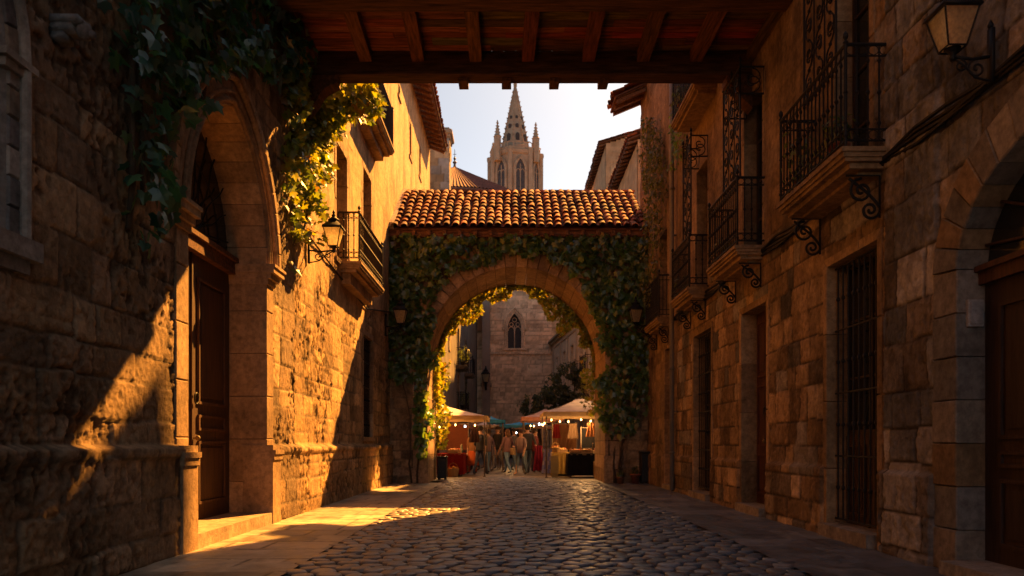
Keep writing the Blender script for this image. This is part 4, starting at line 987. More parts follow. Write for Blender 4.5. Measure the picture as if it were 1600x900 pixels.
for k in (0,.25,.45,.65): b.ball((cx,cy,52.2+k), .3-.25*abs(k-.25), TC, 7)
b.lathe((cx,cy,52.4), [(.08,0),(.3,.25),(.08,.45),(.03,1.1)], 6, TC); b.build('spire', M['far_stone'], TW)
for k in range(8):
    a = octpt(1.75, k, 0); c = octpt(1.75, (k+1) % 8, 0); mid = (a+c)/2; nr = (mid-Vector((cx,cy,0))).normalized()
    if nr.y > .3: continue
    for (z, r, h) in ((43.9,1.62,1.2),(45.9,1.3,.6),(47.3,1.0,.45)):
        q = Vector((cx,cy,0))+nr*r*.99; PP = Plane(tuple(q), tuple((c-a).normalized()), tuple(nr)); b = MB(); fill(b, PP, arch_path(0, .15*r+.03, z+h*.7, h*.3, True, z, 8, jn=2), .12, (.06,.05,.05), .2); b.build('spire_opening', M['far_stone'], TW)
for (x, y, zt, s) in ((-1.75,106.9,46.2,1),(3.6,107.6,46.2,1),(-2.45,111.5,44.9,.8),(2.9,113,44.9,.8)):
    b = MB(); h = zt-42; b.lathe((x,y,40.5), [(.5*s,0),(.5*s,h*.42+1.5),(.6*s,h*.45+1.5),(.36*s,h*.5+1.5),(.05,h+1.2),(.12,h+1.3),(.03,h+1.5)], 6, TC)
    for i in range(5):
        for k in range(4):
            a = math.pi/2*k+.4; r = .36*s*(1-i/5)+.05; b.ball((x+r*math.cos(a), y+r*math.sin(a), 42+h*.5+i*h*.1), .1, TC, 5)
    b.build('pinnacle', M['far_stone'], TW)
# ================================================================== IVY AND VINES
def interp(u, xs, ys): return np.interp(u, xs, ys)
# arch front
def m_arch(u, v):
    r = np.hypot(u-.18, np.maximum(v-3.7, 0)); jag = (fbm(u, v, 1.6, 3, 3)-.5)*1.1
    ang = np.arctan2(np.maximum(v-3.7, 0), u-.18)
    inner = 2.57+.27+jag*.75-.36*sstep(1.1, .5, ang)-.30*sstep(2.3, 2.8, ang)
    ok = r > inner
    low = np.where(u < .18, interp(u, [-3.5,-3.1,-2.5,-2.3], [2.0,1.3,.5,1.5]), interp(u, [2.6,3.0,3.4,4.0], [2.0,1.5,1.2,2.0]))+jag*1.2
    ok &= v > low
    ok &= ~((u < -2.75) & (v < 3.0+jag) & (u > -3.5))
    d = np.where(v < 2.4, .55, 1.0)
    return ok*d
wall_vine('arch_ivy', 'thick dark ivy spread over the front of the round archway', PF, -3.5, 4.0, .5, 7.15, 15000, m_arch, .20, 201, (0,22.3,0), .48, 'ivy',
          stems=[((3.05,0),(3.1,2.6),.05),((3.18,0),(3.45,3.0),.04),((2.95,0),(2.85,3.3),.035),((3.3,0),(3.2,2.2),.03),((-2.62,0),(-2.7,3.2),.035),((-2.8,0),(-3.1,3.4),.03)], yellow=.03)
# fringe of ivy hanging inside the rear edge of the arch, lit from behind
root = empty('hanging_ivy', (.18, 25.1, 4), 'sunlit yellow green ivy fringe hanging inside the back edge of the arch', 'ivy')
rnd = np.random.RandomState(7); n = 3400; th = np.radians(rnd.uniform(-6, 182, n)); dg = np.degrees(th)
hang = np.interp(dg, [-6,10,25,40,60,75,90,105,120,140,160,182], [.12,.16,.30,.50,.34,.14,.18,.18,.30,.26,.20,.18])
clump = .25+1.2*sstep(.35,.62, fbm(dg/22, dg*0+1, 1.7, 9, 2)); hang = hang*clump
t = rnd.rand(n)**1.3; r = 2.60-hang*t
x = .18+r*np.cos(th); z = 3.7+np.where(th > 0, r*np.sin(th), 0)-hang*t*.5; y = 24.75+rnd.rand(n)*.5
nl = 620; zz = rnd.uniform(1.0, 3.9, nl); side = rnd.rand(nl) < .72
xl = np.where(side, -2.38+rnd.rand(nl)**2*.42*(.4+fbm(zz, zz*0, 2.1, 4, 2)), 2.74-rnd.rand(nl)**2*.42); zz = np.where(side, zz, np.maximum(zz, 2.1+rnd.rand(nl)*1.5))
pos = np.concatenate([np.stack([x, y, z], 1), np.stack([xl, 24.75+rnd.rand(nl)*.5, zz], 1)]); n = len(pos)
ni = 600; iy = 23.9+1.0*rnd.rand(ni); iz = 1.9+2.3*rnd.rand(ni); ki = rnd.rand(ni) < (.25+.9*sstep(.4,.6, fbm(iy, iz, 1.6, 44, 2)))*sstep(1.7, 2.8, iz)
pos = np.concatenate([pos, np.stack([-2.37+.16*rnd.rand(ni), iy, iz], 1)[ki]]); n = len(pos)
gp = np.array([(.13,.20,.02),(.17,.22,.02),(.10,.16,.02),(.20,.20,.02)])
leaves('foliage', pos, np.tile([-.25,-.9,.1], (n, 1)), .125*(.6+.7*rnd.rand(n)), leafcols(n, rnd, gp, .1), root, 8, None, .7)
# ivy at upper left, blue of the skylit shade put into its palette
lowb = lambda u: interp(u, [6.35,6.6,6.85,7.15,7.4,7.8,8.3,9.0,9.6,10.4,11.2,12.3], [6.5,3.9,3.1,3.0,3.7,4.4,4.9,5.5,5.95,6.2,6.5,7.0])
wall_vine('wall_ivy', 'dark ivy tinted blue green for skylit shade, hanging over the top left of the pointed doorway', PL, 6.35, 12.2, 2.9, 9.0, 6200, lambda u, v: (v > lowb(u)+(fbm(u, v, 2.2, 6, 3)-.5)*.7)*np.where(u < 7.5, .62, 1.), .17, 211, (-3.5,9,6), .5, 'ivy',
          stems=[((6.9,3.1),(7.4,8),.03),((7.2,3.4),(7.1,8),.025),((8.6,4.9),(8.4,8.5),.03),((9.6,6.1),(9.0,8.5),.025),((11.0,6.6),(10.2,8.8),.03)], yellow=.02, pal=np.array([(.02,.10,.085),(.03,.13,.11),(.02,.08,.06),(.04,.12,.05)]))
# sunlit vine past the bridge
root = empty('sunlit_vine', (-3.2, 13.5, 6), 'sunlit yellow green vine trailing down the left wall from the timber bridge', 'vine')
rnd = np.random.RandomState(31); n = 5200
u = rnd.uniform(11.6, 15.4, n); v = rnd.uniform(3.9, 7.9, n)
lo = interp(u, [11.6,12.0,12.6,13.2,13.8,14.4,15.4], [4.6,4.1,4.4,5.2,6.0,6.9,7.8])+(fbm(u, v, 2.0, 8, 3)-.5)*1.5
k = (v > lo) & (rnd.rand(n) < .25+1.2*sstep(.4,.58, fbm(u, v, 2.3, 12, 2))); u = u[k]; v = v[k]; d = .04+.5*rnd.rand(len(u))*fbm(u, v, 1.5, 19, 2)
p1 = np.stack([-3.5+d, u, v], 1)
n2 = 900; x = -3.45+1.15*rnd.rand(n2)**1.3; z = 7.45-rnd.rand(n2)**1.2*interp(x, [-3.5,-3.1,-2.8,-2.3], [1.4,.8,.45,.3])*(.5+fbm(x, x*0, 2.5, 3, 2)); y = 13.15+.9*rnd.rand(n2)
pos = np.concatenate([p1, np.stack([x, y, z], 1)]); n = len(pos)
leaves('foliage', pos, np.tile([.55,-.75,.2], (n, 1)), .15*(.5+.8*rnd.rand(n)), leafcols(n, rnd, np.array([(.10,.17,.02),(.14,.19,.02),(.06,.12,.02),(.16,.20,.02)]), .05), root, 32, None, .6)
sb = MB(); rr = random.Random(2)
for (a, c, e, f) in ((12.2,4.3,12.9,7.6),(12.7,4.6,13.4,7.7),(13.3,5.3,13.6,7.6)): sb.tube([PL(a+(e-a)*t/10+.06*math.sin(t*1.3), c+(f-c)*t/10, .06+.05*math.sin(t)) for t in range(11)], .016, 5, (.1,.07,.04))
sb.build('stem', M['bark'], root, True)
# small leaved creeper on the right beside the arch
wall_vine('creeper', 'narrow column of small leaved creeper beside the drainpipe on the right wall', PR, 18.5, 22.2, 4.8, 9.9, 11000,
          lambda u, v: (np.abs(u-interp(v, [4.8,6,8,9.9], [20.6,20.3,20.2,20.9])) < interp(v, [4.8,5.6,7,8.6,9.9], [.35,.7,.95,1.1,.45])*(.6+.8*fbm(u, v, 1.3, 5, 2))), .10, 221, (4,20.3,7), .55, 'creeper',
          yellow=.05, tmpl=SL, pal=np.array([(.06,.09,.02),(.08,.10,.025),(.05,.07,.02)]))
wall_vine('eave_vine', 'loose green vine below the upper right balcony', PR, 17.0, 18.2, 7.6, 9.0, 500, lambda u, v: .9+0*u, .1, 223, (4,17.6,8), .4, 'vine', tmpl=SL)

# ================================================================== TREES IN THE SQUARE
def tree(label, x, y, h, blobs, n, seed, group=None):
    root = empty('leafy_tree', (x, y, 0), label, 'tree', group); rnd = np.random.RandomState(seed); rr = random.Random(seed)
    b = MB(); b.tube([(x,y,0),(x+.05,y,h*.3),(x-.03,y+.05,h*.55)], [.14,.11,.09], 8, (.09,.065,.045)); b.build('trunk', M['bark'], root, True)
    for (bx, by, bz, br) in blobs[:3]:
        b = MB(); b.tube([(x,y,h*.45),((x+bx)/2+.1,(y+by)/2,(h*.5+bz)/2),(bx,by,bz)], [.08,.055,.02], 6, (.09,.065,.045)); b.build('limb', M['bark'], root, True)
    P = []
    for (bx, by, bz, br) in blobs:
        m = int(n*br**2/sum(q[3]**2 for q in blobs)); d = rnd.normal(0, 1, (m, 3)); d /= np.linalg.norm(d, axis=1)[:, None]; rad = br*(.55+.45*rnd.rand(m))*(.75+.5*fbm(d[:,0]*1.5+bx, d[:,2]*1.5+d[:,1], 1.6, seed, 2))
        P.append(np.array([bx, by, bz])+d*rad[:, None])
    P = np.concatenate(P); P = P[sstep(.36,.5, fbm(P[:,0], P[:,2], 2.4, seed, 2)) > rnd.rand(len(P))*.9]
    leaves('crown', P, rnd.normal(0, 1, (len(P), 3)), .17*(.6+.7*rnd.rand(len(P))), leafcols(len(P), rnd, np.array([(.035,.055,.02),(.05,.075,.03),(.025,.04,.018)]), .01), root, seed, SL, .5)
tree('low round dark green tree behind the right market canopies', 1.7, 45, 4, [(1.35,45,3.3,.8),(2.0,45.2,3.7,.8),(1.7,44.6,2.8,.7)], 4200, 301)
tree('taller spreading dark tree in front of the pale facade', 3.4, 46, 5.5, [(3.0,46,4.4,1.15),(3.9,46,4.8,1.0),(2.7,45.6,3.4,1.0),(4.2,45.5,3.8,1.0),(3.4,46,5.3,.8)], 8000, 302)

# ================================================================== LANTERNS
def lantern(name_label, loc, rz, s=1.0, arm=.62, drop=.0, group='wall lanterns'):
    """local: wall at x=0 behind, arm runs along +x, lantern stands on the arm end; loc = wall point at arm height"""
    root = empty('wall_lantern', (0,0,0), name_label, 'lantern', group)
    ax = arm; z0 = .08*s
    b = MB(); b.box(0, .03, -.04*s, .04*s, -.28*s, .30*s, IRON); b.lathe((.02,0,.30*s), [(.02*s,0),(.035*s,.03*s),(.005,.09*s)], 6, IRON)
    b.tube([(.02,0,0),(ax*.5,0,-.02),(ax,0,0)], .018*s, 7, IRON)
    Pq = Plane((0,0,0), (0,1,0), (1,0,0))
    b.tube(spiral(Pq, 0, -.13*s, ax*.40, .105*s, 1.5, math.pi*.5, -1, 'd'), .012*s, 6, IRON)
    b.tube(spiral(Pq, 0, -.10*s, ax*.80, .07*s, 1.4, math.pi*.5, 1, 'd'), .011*s, 6, IRON)
    b.tube([(.02,0,-.26*s),(ax*.2,0,-.25*s),(ax*.45,0,-.22*s),(ax*.7,0,-.1*s),(ax,0,-.01)], .013*s, 6, IRON)
    b.lathe((ax,0,-.05*s), [(.02*s,0),(.04*s,.03*s),(.02*s,.06*s),(.05*s,.10*s),(.09*s,.13*s)], 8, IRON); b.build('bracket', M['iron'], root, True)
    r0, r1, h = .105*s, .20*s, .38*s
    g = MB(); q = .7071
    g.lathe((ax,0,z0+.005), [(r0*1.25,0),(r1*1.25,h)], 4, (.95,.88,.70), math.pi/4)
    g.build('glass', M['lampglass'], root)
    f = MB()
    for k in range(4):
        a = math.pi/4+math.pi/2*k; a2 = a+math.pi/2
        p0 = Vector((ax+r0*1.3*math.cos(a), r0*1.3*math.sin(a), z0)); p1 = Vector((ax+r1*1.3*math.cos(a), r1*1.3*math.sin(a), z0+h)); f.tube([p0, p1], .011*s, 5, IRON)
        n0 = Vector((ax+r0*1.3*math.cos(a2), r0*1.3*math.sin(a2), z0)); n1 = Vector((ax+r1*1.3*math.cos(a2), r1*1.3*math.sin(a2), z0+h)); f.tube([p0, n0], .011*s, 5, IRON); f.tube([p1, n1], .015*s, 5, IRON)
        f.ball(p1+Vector((0,0,.03*s)), .024*s, IRON, 6)
    f.build('frame', M['iron'], root)
    c = MB(); c.lathe((ax,0,z0+h), [(r1*1.5,0),(r1*1.42,.03*s),(r1*1.0,.10*s),(r1*.62,.15*s),(r1*.60,.17*s)], 4, IRON, math.pi/4)
    c.lathe((ax,0,z0+h+.16*s), [(.11*s,0),(.13*s,.03*s),(.07*s,.07*s),(.04*s,.10*s),(.05*s,.13*s),(.02*s,.16*s),(.035*s,.19*s),(.004,.25*s)], 8, IRON); c.build('cap', M['iron'], root, True)
    root.location = loc; root.rotation_euler = (0, 0, rz)
    return root
lantern('large black iron lantern glowing in the sun on the left wall beside the lower balcony', (-3.46, 13.15, 4.46), 0, .80, .44)
lantern('large black iron lantern at the top right corner beside the near balcony', (3.93, 6.25, 4.30), math.pi, .76, .33)
lantern('small lantern at the left side of the ivy archway', (-3.46, 21.3, 4.40), 0, .95, .42)
lantern('small lantern at the right side of the ivy archway', (3.96, 21.9, 4.52), math.pi, .95, .38)
lantern('small distant lantern on the church buttress beyond the arch', (-1.85, 58.9, 5.7), -math.pi/2, 1.6, .4)

# ================================================================== POTS AND BINS
def pot(label, x, y, z, r, h, col, plant, seed, group=None, pl=.3):
    root = empty('potted_plant', (x, y, z), label, 'potted plant', group)
    b = MB(); b.lathe((x,y,z), [(r*.65,0),(r*.95,h*.82),(r*1.1,h*.82),(r*1.12,h),(r*.95,h),(r*.9,h*.9)], 14, col); b.build('pot', M['tile'], root, True)
    rnd = np.random.RandomState(seed); n = int(plant); d = rnd.normal(0, 1, (n, 3)); d /= np.linalg.norm(d, axis=1)[:, None]
    P = np.array([x, y, z+h+pl*.6])+d*(pl*(.35+.65*rnd.rand(n)))[:, None]*np.array([.8,.8,1]); P[:, 2] = np.maximum(P[:, 2], z+h*.9)
    leaves('foliage', P, d, .09*(.6+.8*rnd.rand(n)), leafcols(n, rnd, np.array([(.05,.09,.03),(.07,.11,.03)]), .03), root, seed, SL, .5)
    b = MB(); rr = random.Random(seed)
    for i in range(5): b.tube([(x,y,z+h*.8),(x+rr.uniform(-.5,.5)*pl,y+rr.uniform(-.5,.5)*pl,z+h+pl*.8)], .006, 4, (.08,.09,.03))
    b.build('stem', M['bark'], root)
pot('terracotta pot with green plant on the near right balcony', 3.66, 8.55, 4.275, .11, .2, (.34,.12,.06), 130, 401, pl=.24)
pot('small pot with broad leaves at the far end of the near right balcony', 3.66, 9.6, 4.275, .09, .16, (.28,.11,.06), 90, 402, pl=.5)
pot('leafy pot on the second right balcony', 3.68, 13.2, 4.255, .10, .18, (.3,.12,.06), 90, 403, pl=.2)
pot('leafy pot on the third right balcony', 3.72, 16.6, 4.305, .10, .18, (.34,.12,.05), 90, 404, pl=.2)
pot('trailing plant on the upper right balcony under the timber bridge', 3.66, 16.2, 8.105, .12, .2, (.3,.12,.06), 160, 405, pl=.34)
pot('terracotta pot at the foot of the ivy stems right of the arch', 3.58, 21.9, 0.012, .14, .28, (.26,.09,.05), 70, 406, pl=.16)
pot('low clay pot beside the right arch pier', 3.12, 21.75, 0.012, .11, .2, (.2,.09,.05), 60, 407, pl=.14)
pot('bushy plant on the lower balcony of the dark house past the arch', -2.72, 45.2, 3.12, .2, .3, (.1,.08,.06), 420, 408, pl=.6)
pot('bushy plant on the upper balcony of the dark house past the arch', -2.72, 45.0, 5.67, .2, .3, (.1,.08,.06), 420, 409, pl=.6)
def bin_(label, x, y, w, d, h):
    root = empty('litter_bin', (x, y, 0), label, 'bin', 'black bins'); b = MB(); b.bbox(x-w/2, x+w/2, y-d/2, y+d/2, .05, h, .02, (.015,.015,.017))
    for i in range(6): b.box(x-w/2+.03+i*(w-.06)/6, x-w/2+.03+i*(w-.06)/6+.015, y-d/2-.012, y-d/2+.002, .1, h-.08, (.02,.02,.022))
    b.build('body', M['paint'], root)
    b = MB(); b.bbox(x-w/2-.02, x+w/2+.02, y-d/2-.02, y+d/2+.02, h, h+.05, .015, (.02,.02,.022)); b.build('lid', M['paint'], root)
    b = MB(); [b.lathe((x+sx*(w/2-.05), y+sy*(d/2-.05), .0), [(.03,.01),(.03,.05)], 6, (.02,.02,.02)) for sx in (-1,1) for sy in (-1,1)]; b.build('feet', M['paint'], root)
bin_('black bin against the left pier inside the arch', -2.16, 24.5, .3, .4, .70)
bin_('black bin in the corner right of the arch', 3.86, 22.0, .26, .4, .88)

# ================================================================== MARKET
def canopy_stall(name, label, x0, x1, y0, y1, ze, za, apex, col, under, seed, poles=True, val=.16, group=None):
    root = empty(name, ((x0+x1)/2, (y0+y1)/2, 0), label, 'awning', group); ax, ay = apex; nx = 10; ny = 8; V = []; F = []
    for j in range(ny+1):
        for i in range(nx+1):
            x = x0+(x1-x0)*i/nx; y = y0+(y1-y0)*j/ny
            tx = (x-x0)/(ax-x0) if x < ax else (x1-x)/(x1-ax); ty = (y-y0)/(ay-y0) if y < ay else (y1-y)/(y1-ay); t = max(0, min(tx, ty, 1))
            V.append((x, y, ze+(za-ze)*t-.05*math.sin(t*math.pi)+.006*math.sin(i*2.1+j*1.3+seed)))
    for j in range(ny):
        for i in range(nx): a = j*(nx+1)+i; F.append((a, a+1, a+nx+2, a+nx+1))
    b = MB(); b.add(V, F, col)
    per = [(x0+(x1-x0)*i/12, y0) for i in range(12)]+[(x1, y0+(y1-y0)*i/12) for i in range(12)]+[(x1-(x1-x0)*i/12, y1) for i in range(12)]+[(x0, y1-(y1-y0)*i/12) for i in range(12)]
    m = len(per); vs = [(p[0], p[1], ze) for p in per]+[(p[0]+.012*math.sin(i*2.2), p[1]-.012*math.sin(i*1.7), ze-val+.03*abs(math.sin(i*math.pi/3))) for i, p in enumerate(per)]
    b.add(vs, [(i, (i+1) % m, m+(i+1) % m, m+i) for i in range(m)], under); b.build('canopy', M['canvas'], root, True)
    if poles:
        for (px, py) in ((x0+.1,y0+.1),(x1-.1,y0+.1),(x0+.1,y1-.1),(x1-.1,y1-.1)):
            b = MB(); b.lathe((px,py,.0), [(.05,.01),(.05,.03),(.022,.04),(.022,ze+.02)], 8, (.12,.08,.05)); b.build('pole', M['paint'], root)
        b = MB(); b.tube([(x0+.1,y0+.1,ze-.03),(x1-.1,y0+.1,ze-.03),(x1-.1,y1-.1,ze-.03),(x0+.1,y1-.1,ze-.03),(x0+.1,y0+.1,ze-.03)], .015, 5, (.3,.26,.22)); b.tube([(x0+.1,y0+.1,ze-.03),(ax,ay,za-.04),(x1-.1,y1-.1,ze-.03)], .014, 5, (.3,.26,.22)); b.build('frame', M['paint'], root)
    return root
PALE = (.72,.68,.70)
canopy_stall('market_awning', 'big off white canopy of the nearest stall on the right of the market', 1.12, 4.1, 25.7, 29.0, 2.22, 2.82, (2.5,27.2), PALE, (.55,.40,.22), 1)
canopy_stall('market_awning', 'pinkish white canopy just left of the big right canopy', .45, 2.1, 30.2, 33.2, 2.20, 2.62, (1.5,31.6), (.60,.48,.47), (.5,.25,.18), 2)
canopy_stall('market_awning', 'long white sloping canopy of the stall on the left of the market', -3.4, -.78, 26.4, 29.4, 2.12, 2.62, (-2.6,27.8), PALE, (.55,.36,.16), 3)
canopy_stall('market_awning', 'bright blue canopy beyond the long white left canopy', -.95, -.2, 31, 33, 2.12, 2.30, (-.8,32), (.08,.38,.75), (.04,.2,.42), 4)
canopy_stall('market_awning', 'small white umbrella canopy low in the middle of the market', -1.65, -.45, 34, 36, 1.98, 2.22, (-1.1,35), (.62,.60,.62), (.5,.45,.42), 5, val=.1)
canopy_stall('market_awning', 'slanting blue tarpaulin in the middle of the market', -.55, 1.1, 34, 36.4, 1.98, 2.3, (.95,35.2), (.08,.38,.75), (.06,.28,.5), 6, val=.10)
canopy_stall('market_awning', 'distant cream canopy near the church door', .1, 2.4, 42, 45, 2.1, 2.5, (1.2,43.5), (.5,.42,.35), (.4,.25,.15), 7)
canopy_stall('market_awning', 'distant brown canopy at the back left of the market', -2.6, -.6, 40, 43, 2.1, 2.45, (-1.6,41.5), (.35,.22,.14), (.3,.16,.08), 8)

def table(label, x0, x1, y0, y1, h, cloth, seed, group='market tables'):
    root = empty('market_table', ((x0+x1)/2, (y0+y1)/2, 0), label, 'table', group)
    b = MB(); b.bbox(x0, x1, y0, y1, h-.04, h, .008, (.3,.2,.12)); b.build('tabletop', M['wood_x'], root)
    for sx in (x0+.08, x1-.08):
        for sy in (y0+.08, y1-.08): b = MB(); b.bbox(sx-.03, sx+.03, sy-.03, sy+.03, 0.01, h-.04, .004, (.2,.13,.08)); b.build('leg', M['wood_z'], root)
    b = MB(); n = 40; per = []
    for a, c in (((x0,y0),(x1,y0)),((x1,y0),(x1,y1)),((x1,y1),(x0,y1)),((x0,y1),(x0,y0))):
        for i in range(n//4*2): t = i/(n//4*2); per.append((a[0]+(c[0]-a[0])*t, a[1]+(c[1]-a[1])*t))
    m = len(per); cxx, cyy = (x0+x1)/2, (y0+y1)/2; vs = [(p[0], p[1], h+.004) for p in per]
    for i, p in enumerate(per):
        k = 1+.025*math.sin(i*1.9+seed)+.01; vs.append((cxx+(p[0]-cxx)*k+.0, cyy+(p[1]-cyy)*k, .08))
    b.add(vs+[(cxx, cyy, h+.005)], [(i, (i+1) % m, m+(i+1) % m, m+i) for i in range(m)]+[(i, (i+1) % m, 2*m) for i in range(m)], cloth); b.build('tablecloth', M['cloth'], root, False)
    return root
table('table with a black floor length cloth under the big right canopy', 1.95, 3.3, 25.75, 26.75, .80, (.012,.012,.014), 1)
table('long narrow table with a yellow cloth behind the black clothed table', 1.45, 2.3, 27.0, 29.2, .82, (.42,.28,.07), 2)
table('table with a red cloth under the long left canopy', -2.55, -1.62, 26.7, 28.6, .80, (.17,.012,.01), 3)
table('dark table at the back of the left stall row', -2.6, -1.6, 30, 33, .8, (.04,.02,.02), 4)
table('dark table in the second right stall', 1.3, 2.3, 30.5, 33, .8, (.06,.02,.02), 5)
rr = random.Random(77); idx = 0
def produce_crate(label, x, y, z, w, d, h, cols, seed, n=34):
    r2 = random.Random(seed); root = empty('produce_crate', (x, y, z), label, 'crate', 'crates of goods on the market tables'); b = MB()
    for k in range(2):
        zz = z+.01+k*h*.5
        for q in ((x-w/2,x+w/2,y-d/2,y-d/2+.012),(x-w/2,x+w/2,y+d/2-.012,y+d/2),(x-w/2,x-w/2+.012,y-d/2+.013,y+d/2-.013),(x+w/2-.012,x+w/2,y-d/2+.013,y+d/2-.013)): b.box(*q, zz, zz+h*.4, (.40,.27,.14))
    b.box(x-w/2+.012, x+w/2-.012, y-d/2+.012, y+d/2-.012, z+.002, z+.012, (.3,.2,.1)); b.build('slats', M['wood_x'], root)
    b = MB()
    for i in range(n): b.ball((x+r2.uniform(-.42,.42)*w, y+r2.uniform(-.42,.42)*d, z+h*.7+r2.uniform(0,.06)), r2.uniform(.03,.045), tuple(c*r2.uniform(.7,1.2) for c in r2.choice(cols)), 7)
    b.build('goods', M['paint'], root, True)
OR = [(.55,.16,.02),(.5,.25,.04)]; BR = [(.4,.2,.07),(.48,.28,.1)]; RD = [(.4,.03,.02),(.5,.08,.03)]
# goods laid out on the tables
spots = [('crate of orange goods at the left end of the black clothed table',2.2,26.1,.81,OR),('crate of brown loaves in the middle of the black clothed table',2.62,26.2,.81,BR),('crate of red goods at the right end of the black clothed table',3.02,26.1,.81,RD),
         ('crate of brown goods nearest the camera on the yellow clothed table',1.85,27.3,.83,BR),('crate of orange goods halfway along the yellow clothed table',1.85,27.9,.83,OR),('crate of brown goods at the far end of the yellow clothed table',1.85,28.5,.83,BR),
         ('crate of orange goods nearest on the red clothed table',-2.0,26.95,.81,OR),('crate of brown goods in the middle of the red clothed table',-2.0,27.5,.81,BR),('crate of red goods furthest on the red clothed table',-2.0,28.1,.81,RD)]
for i, (l, x, y, z, c) in enumerate(spots): produce_crate(l, x, y, z, .36, .42, .12, c, i)
b = MB(); b.bbox(2.78, 3.05, 25.35, 25.6, .02, .56, .01, (.36,.22,.10))
for k in range(5): b.box(2.80+k*.05, 2.815+k*.05, 25.338, 25.352, .05, .52, (.26,.15,.07))
tag(b.build('wooden_box', M['wood_z']), 'tall light wooden box standing in front of the black clothed table', 'box')
b = MB(); b.bbox(1.40, 1.62, 26.0, 26.25, .02, .74, .01, (.42,.32,.12)); b.prism([(1.38,25.99,.74),(1.64,25.99,.74),(1.64,25.97,.15),(1.38,25.97,.15)], (0,-.01,0), (.45,.36,.14)); tag(b.build('draped_box', M['cloth']), 'narrow box draped in pale yellow cloth left of the black clothed table', 'box')
def jar(label, x, y, z, h, col):
    root = empty('bottle', (x,y,z), label, 'bottle', 'bottles on the market tables'); b = MB(); b.lathe((x,y,z), [(.035,0),(.038,.02),(.038,h*.6),(.015,h*.75),(.015,h)], 9, col); b.build('glass_body', M['paint'], root, True)
    b = MB(); b.lathe((x,y,z+h), [(.018,0),(.018,.025)], 8, (.5,.4,.2)); b.build('cap', M['paint'], root)
jar('clear amber bottle behind the orange crate on the black cloth', 2.42, 26.35, .81, .3, (.3,.12,.03)); jar('tall dark bottle between the crates on the black cloth', 2.85, 26.4, .81, .34, (.06,.04,.02)); jar('small red bottle at the right edge of the black cloth', 3.2, 26.3, .81, .24, (.4,.05,.03))
jar('pale bottle at the front of the red cloth', -1.72, 26.9, .81, .28, (.5,.4,.25)); jar('green bottle halfway along the red cloth', -1.74, 27.6, .81, .3, (.05,.15,.05))
def garment(label, x, y, zt, w, h, col, col2, seed):
    root = empty('hanging_garment', (x, y, zt), label, 'garment', 'garments hanging at the right stalls'); b = MB(); n = 12; V = []; F = []
    for j in range(7):
        t = j/6; ww = w*(.55+.45*t) if t > .12 else w*.8
        for i in range(n+1): s = i/n-.5; V.append((x+s*ww, y+.03*math.sin(i*1.6+seed)*(.3+t)+.02, zt-.06-h*t-(.05*abs(s) if j == 0 else 0)))
    for j in range(6):
        for i in range(n): a = j*(n+1)+i; b.f.append((a, a+1, a+n+2, a+n+1)); b.c.append(col if (i//2+j) % 3 else col2)
    b.v = V; b.build('cloth', M['cloth'], root, True)
    b = MB(); b.tube([(x,y+.02,zt+.08),(x+.02,y+.02,zt+.05),(x,y+.02,zt),(x-w*.3,y+.02,zt-.07)], .006, 4, IRON); b.tube([(x,y+.02,zt),(x+w*.3,y+.02,zt-.07)], .006, 4, IRON); b.build('hanger', M['iron'], root)
garment('blue and white patterned dress hanging low at the left end of the right stalls', 1.28, 26.2, 1.05, .42, .85, (.25,.28,.5), (.5,.45,.5), 1)
garment('crimson dress hanging beside the patterned one', 1.02, 27.4, 1.15, .4, .9, (.16,.012,.03), (.14,.012,.03), 2)
garment('orange brown shirt hanging under the big right canopy', 2.85, 26.9, 1.95, .4, .5, (.22,.09,.035), (.18,.07,.03), 3)
garment('tan shirt hanging next to the orange brown one', 2.3, 28.0, 1.95, .42, .55, (.17,.11,.07), (.14,.09,.05), 4)
garment('dark red scarf hanging at the front of the yellow clothed table', 1.62, 26.8, 1.9, .3, .5, (.22,.02,.02), (.2,.02,.02), 5)
garment('mustard cloth hanging at the back of the left stall', -2.7, 28.9, 1.9, .5, .7, (.26,.13,.03), (.22,.11,.03), 6)
garment('dark brown coat hanging at the front edge of the left stall', -1.25, 26.9, 1.85, .4, .6, (.08,.04,.025), (.07,.035,.02), 7)
for (l, x0, x1, y, z0, z1, c) in (('black cloth screen standing behind the black clothed table', 2.55, 3.6, 27.6, 1.0, 1.72, (.012,.012,.015)), ('brown cloth screen at the back of the right stall', 1.6, 2.5, 29.1, .9, 1.9, (.16,.08,.04)), ('rust red cloth screen at the back of the left stall', -3.3, -1.6, 29.3, .9, 1.9, (.13,.04,.02))):
    root = empty('cloth_screen', ((x0+x1)/2, y, 0), l, 'screen', 'cloth screens in the stalls'); b = MB(); n = 16
    V = [(x0+(x1-x0)*i/n, y+.025*math.sin(i*1.9), z) for z in (z0, z1) for i in range(n+1)]; b.add(V, [(i, i+1, n+2+i, n+1+i) for i in range(n)], c); b.build('cloth', M['cloth'], root, True)
    for xx in (x0, x1): b = MB(); b.lathe((xx, y, .01), [(.06,0),(.06,.03),(.02,.05),(.02,z1+.04)], 8, (.3,.24,.18)); b.build('pole', M['paint'], root)
    b = MB(); b.tube([(x0,y,z1),(x1,y,z1)], .014, 6, (.3,.24,.18)); b.build('rail', M['paint'], root)
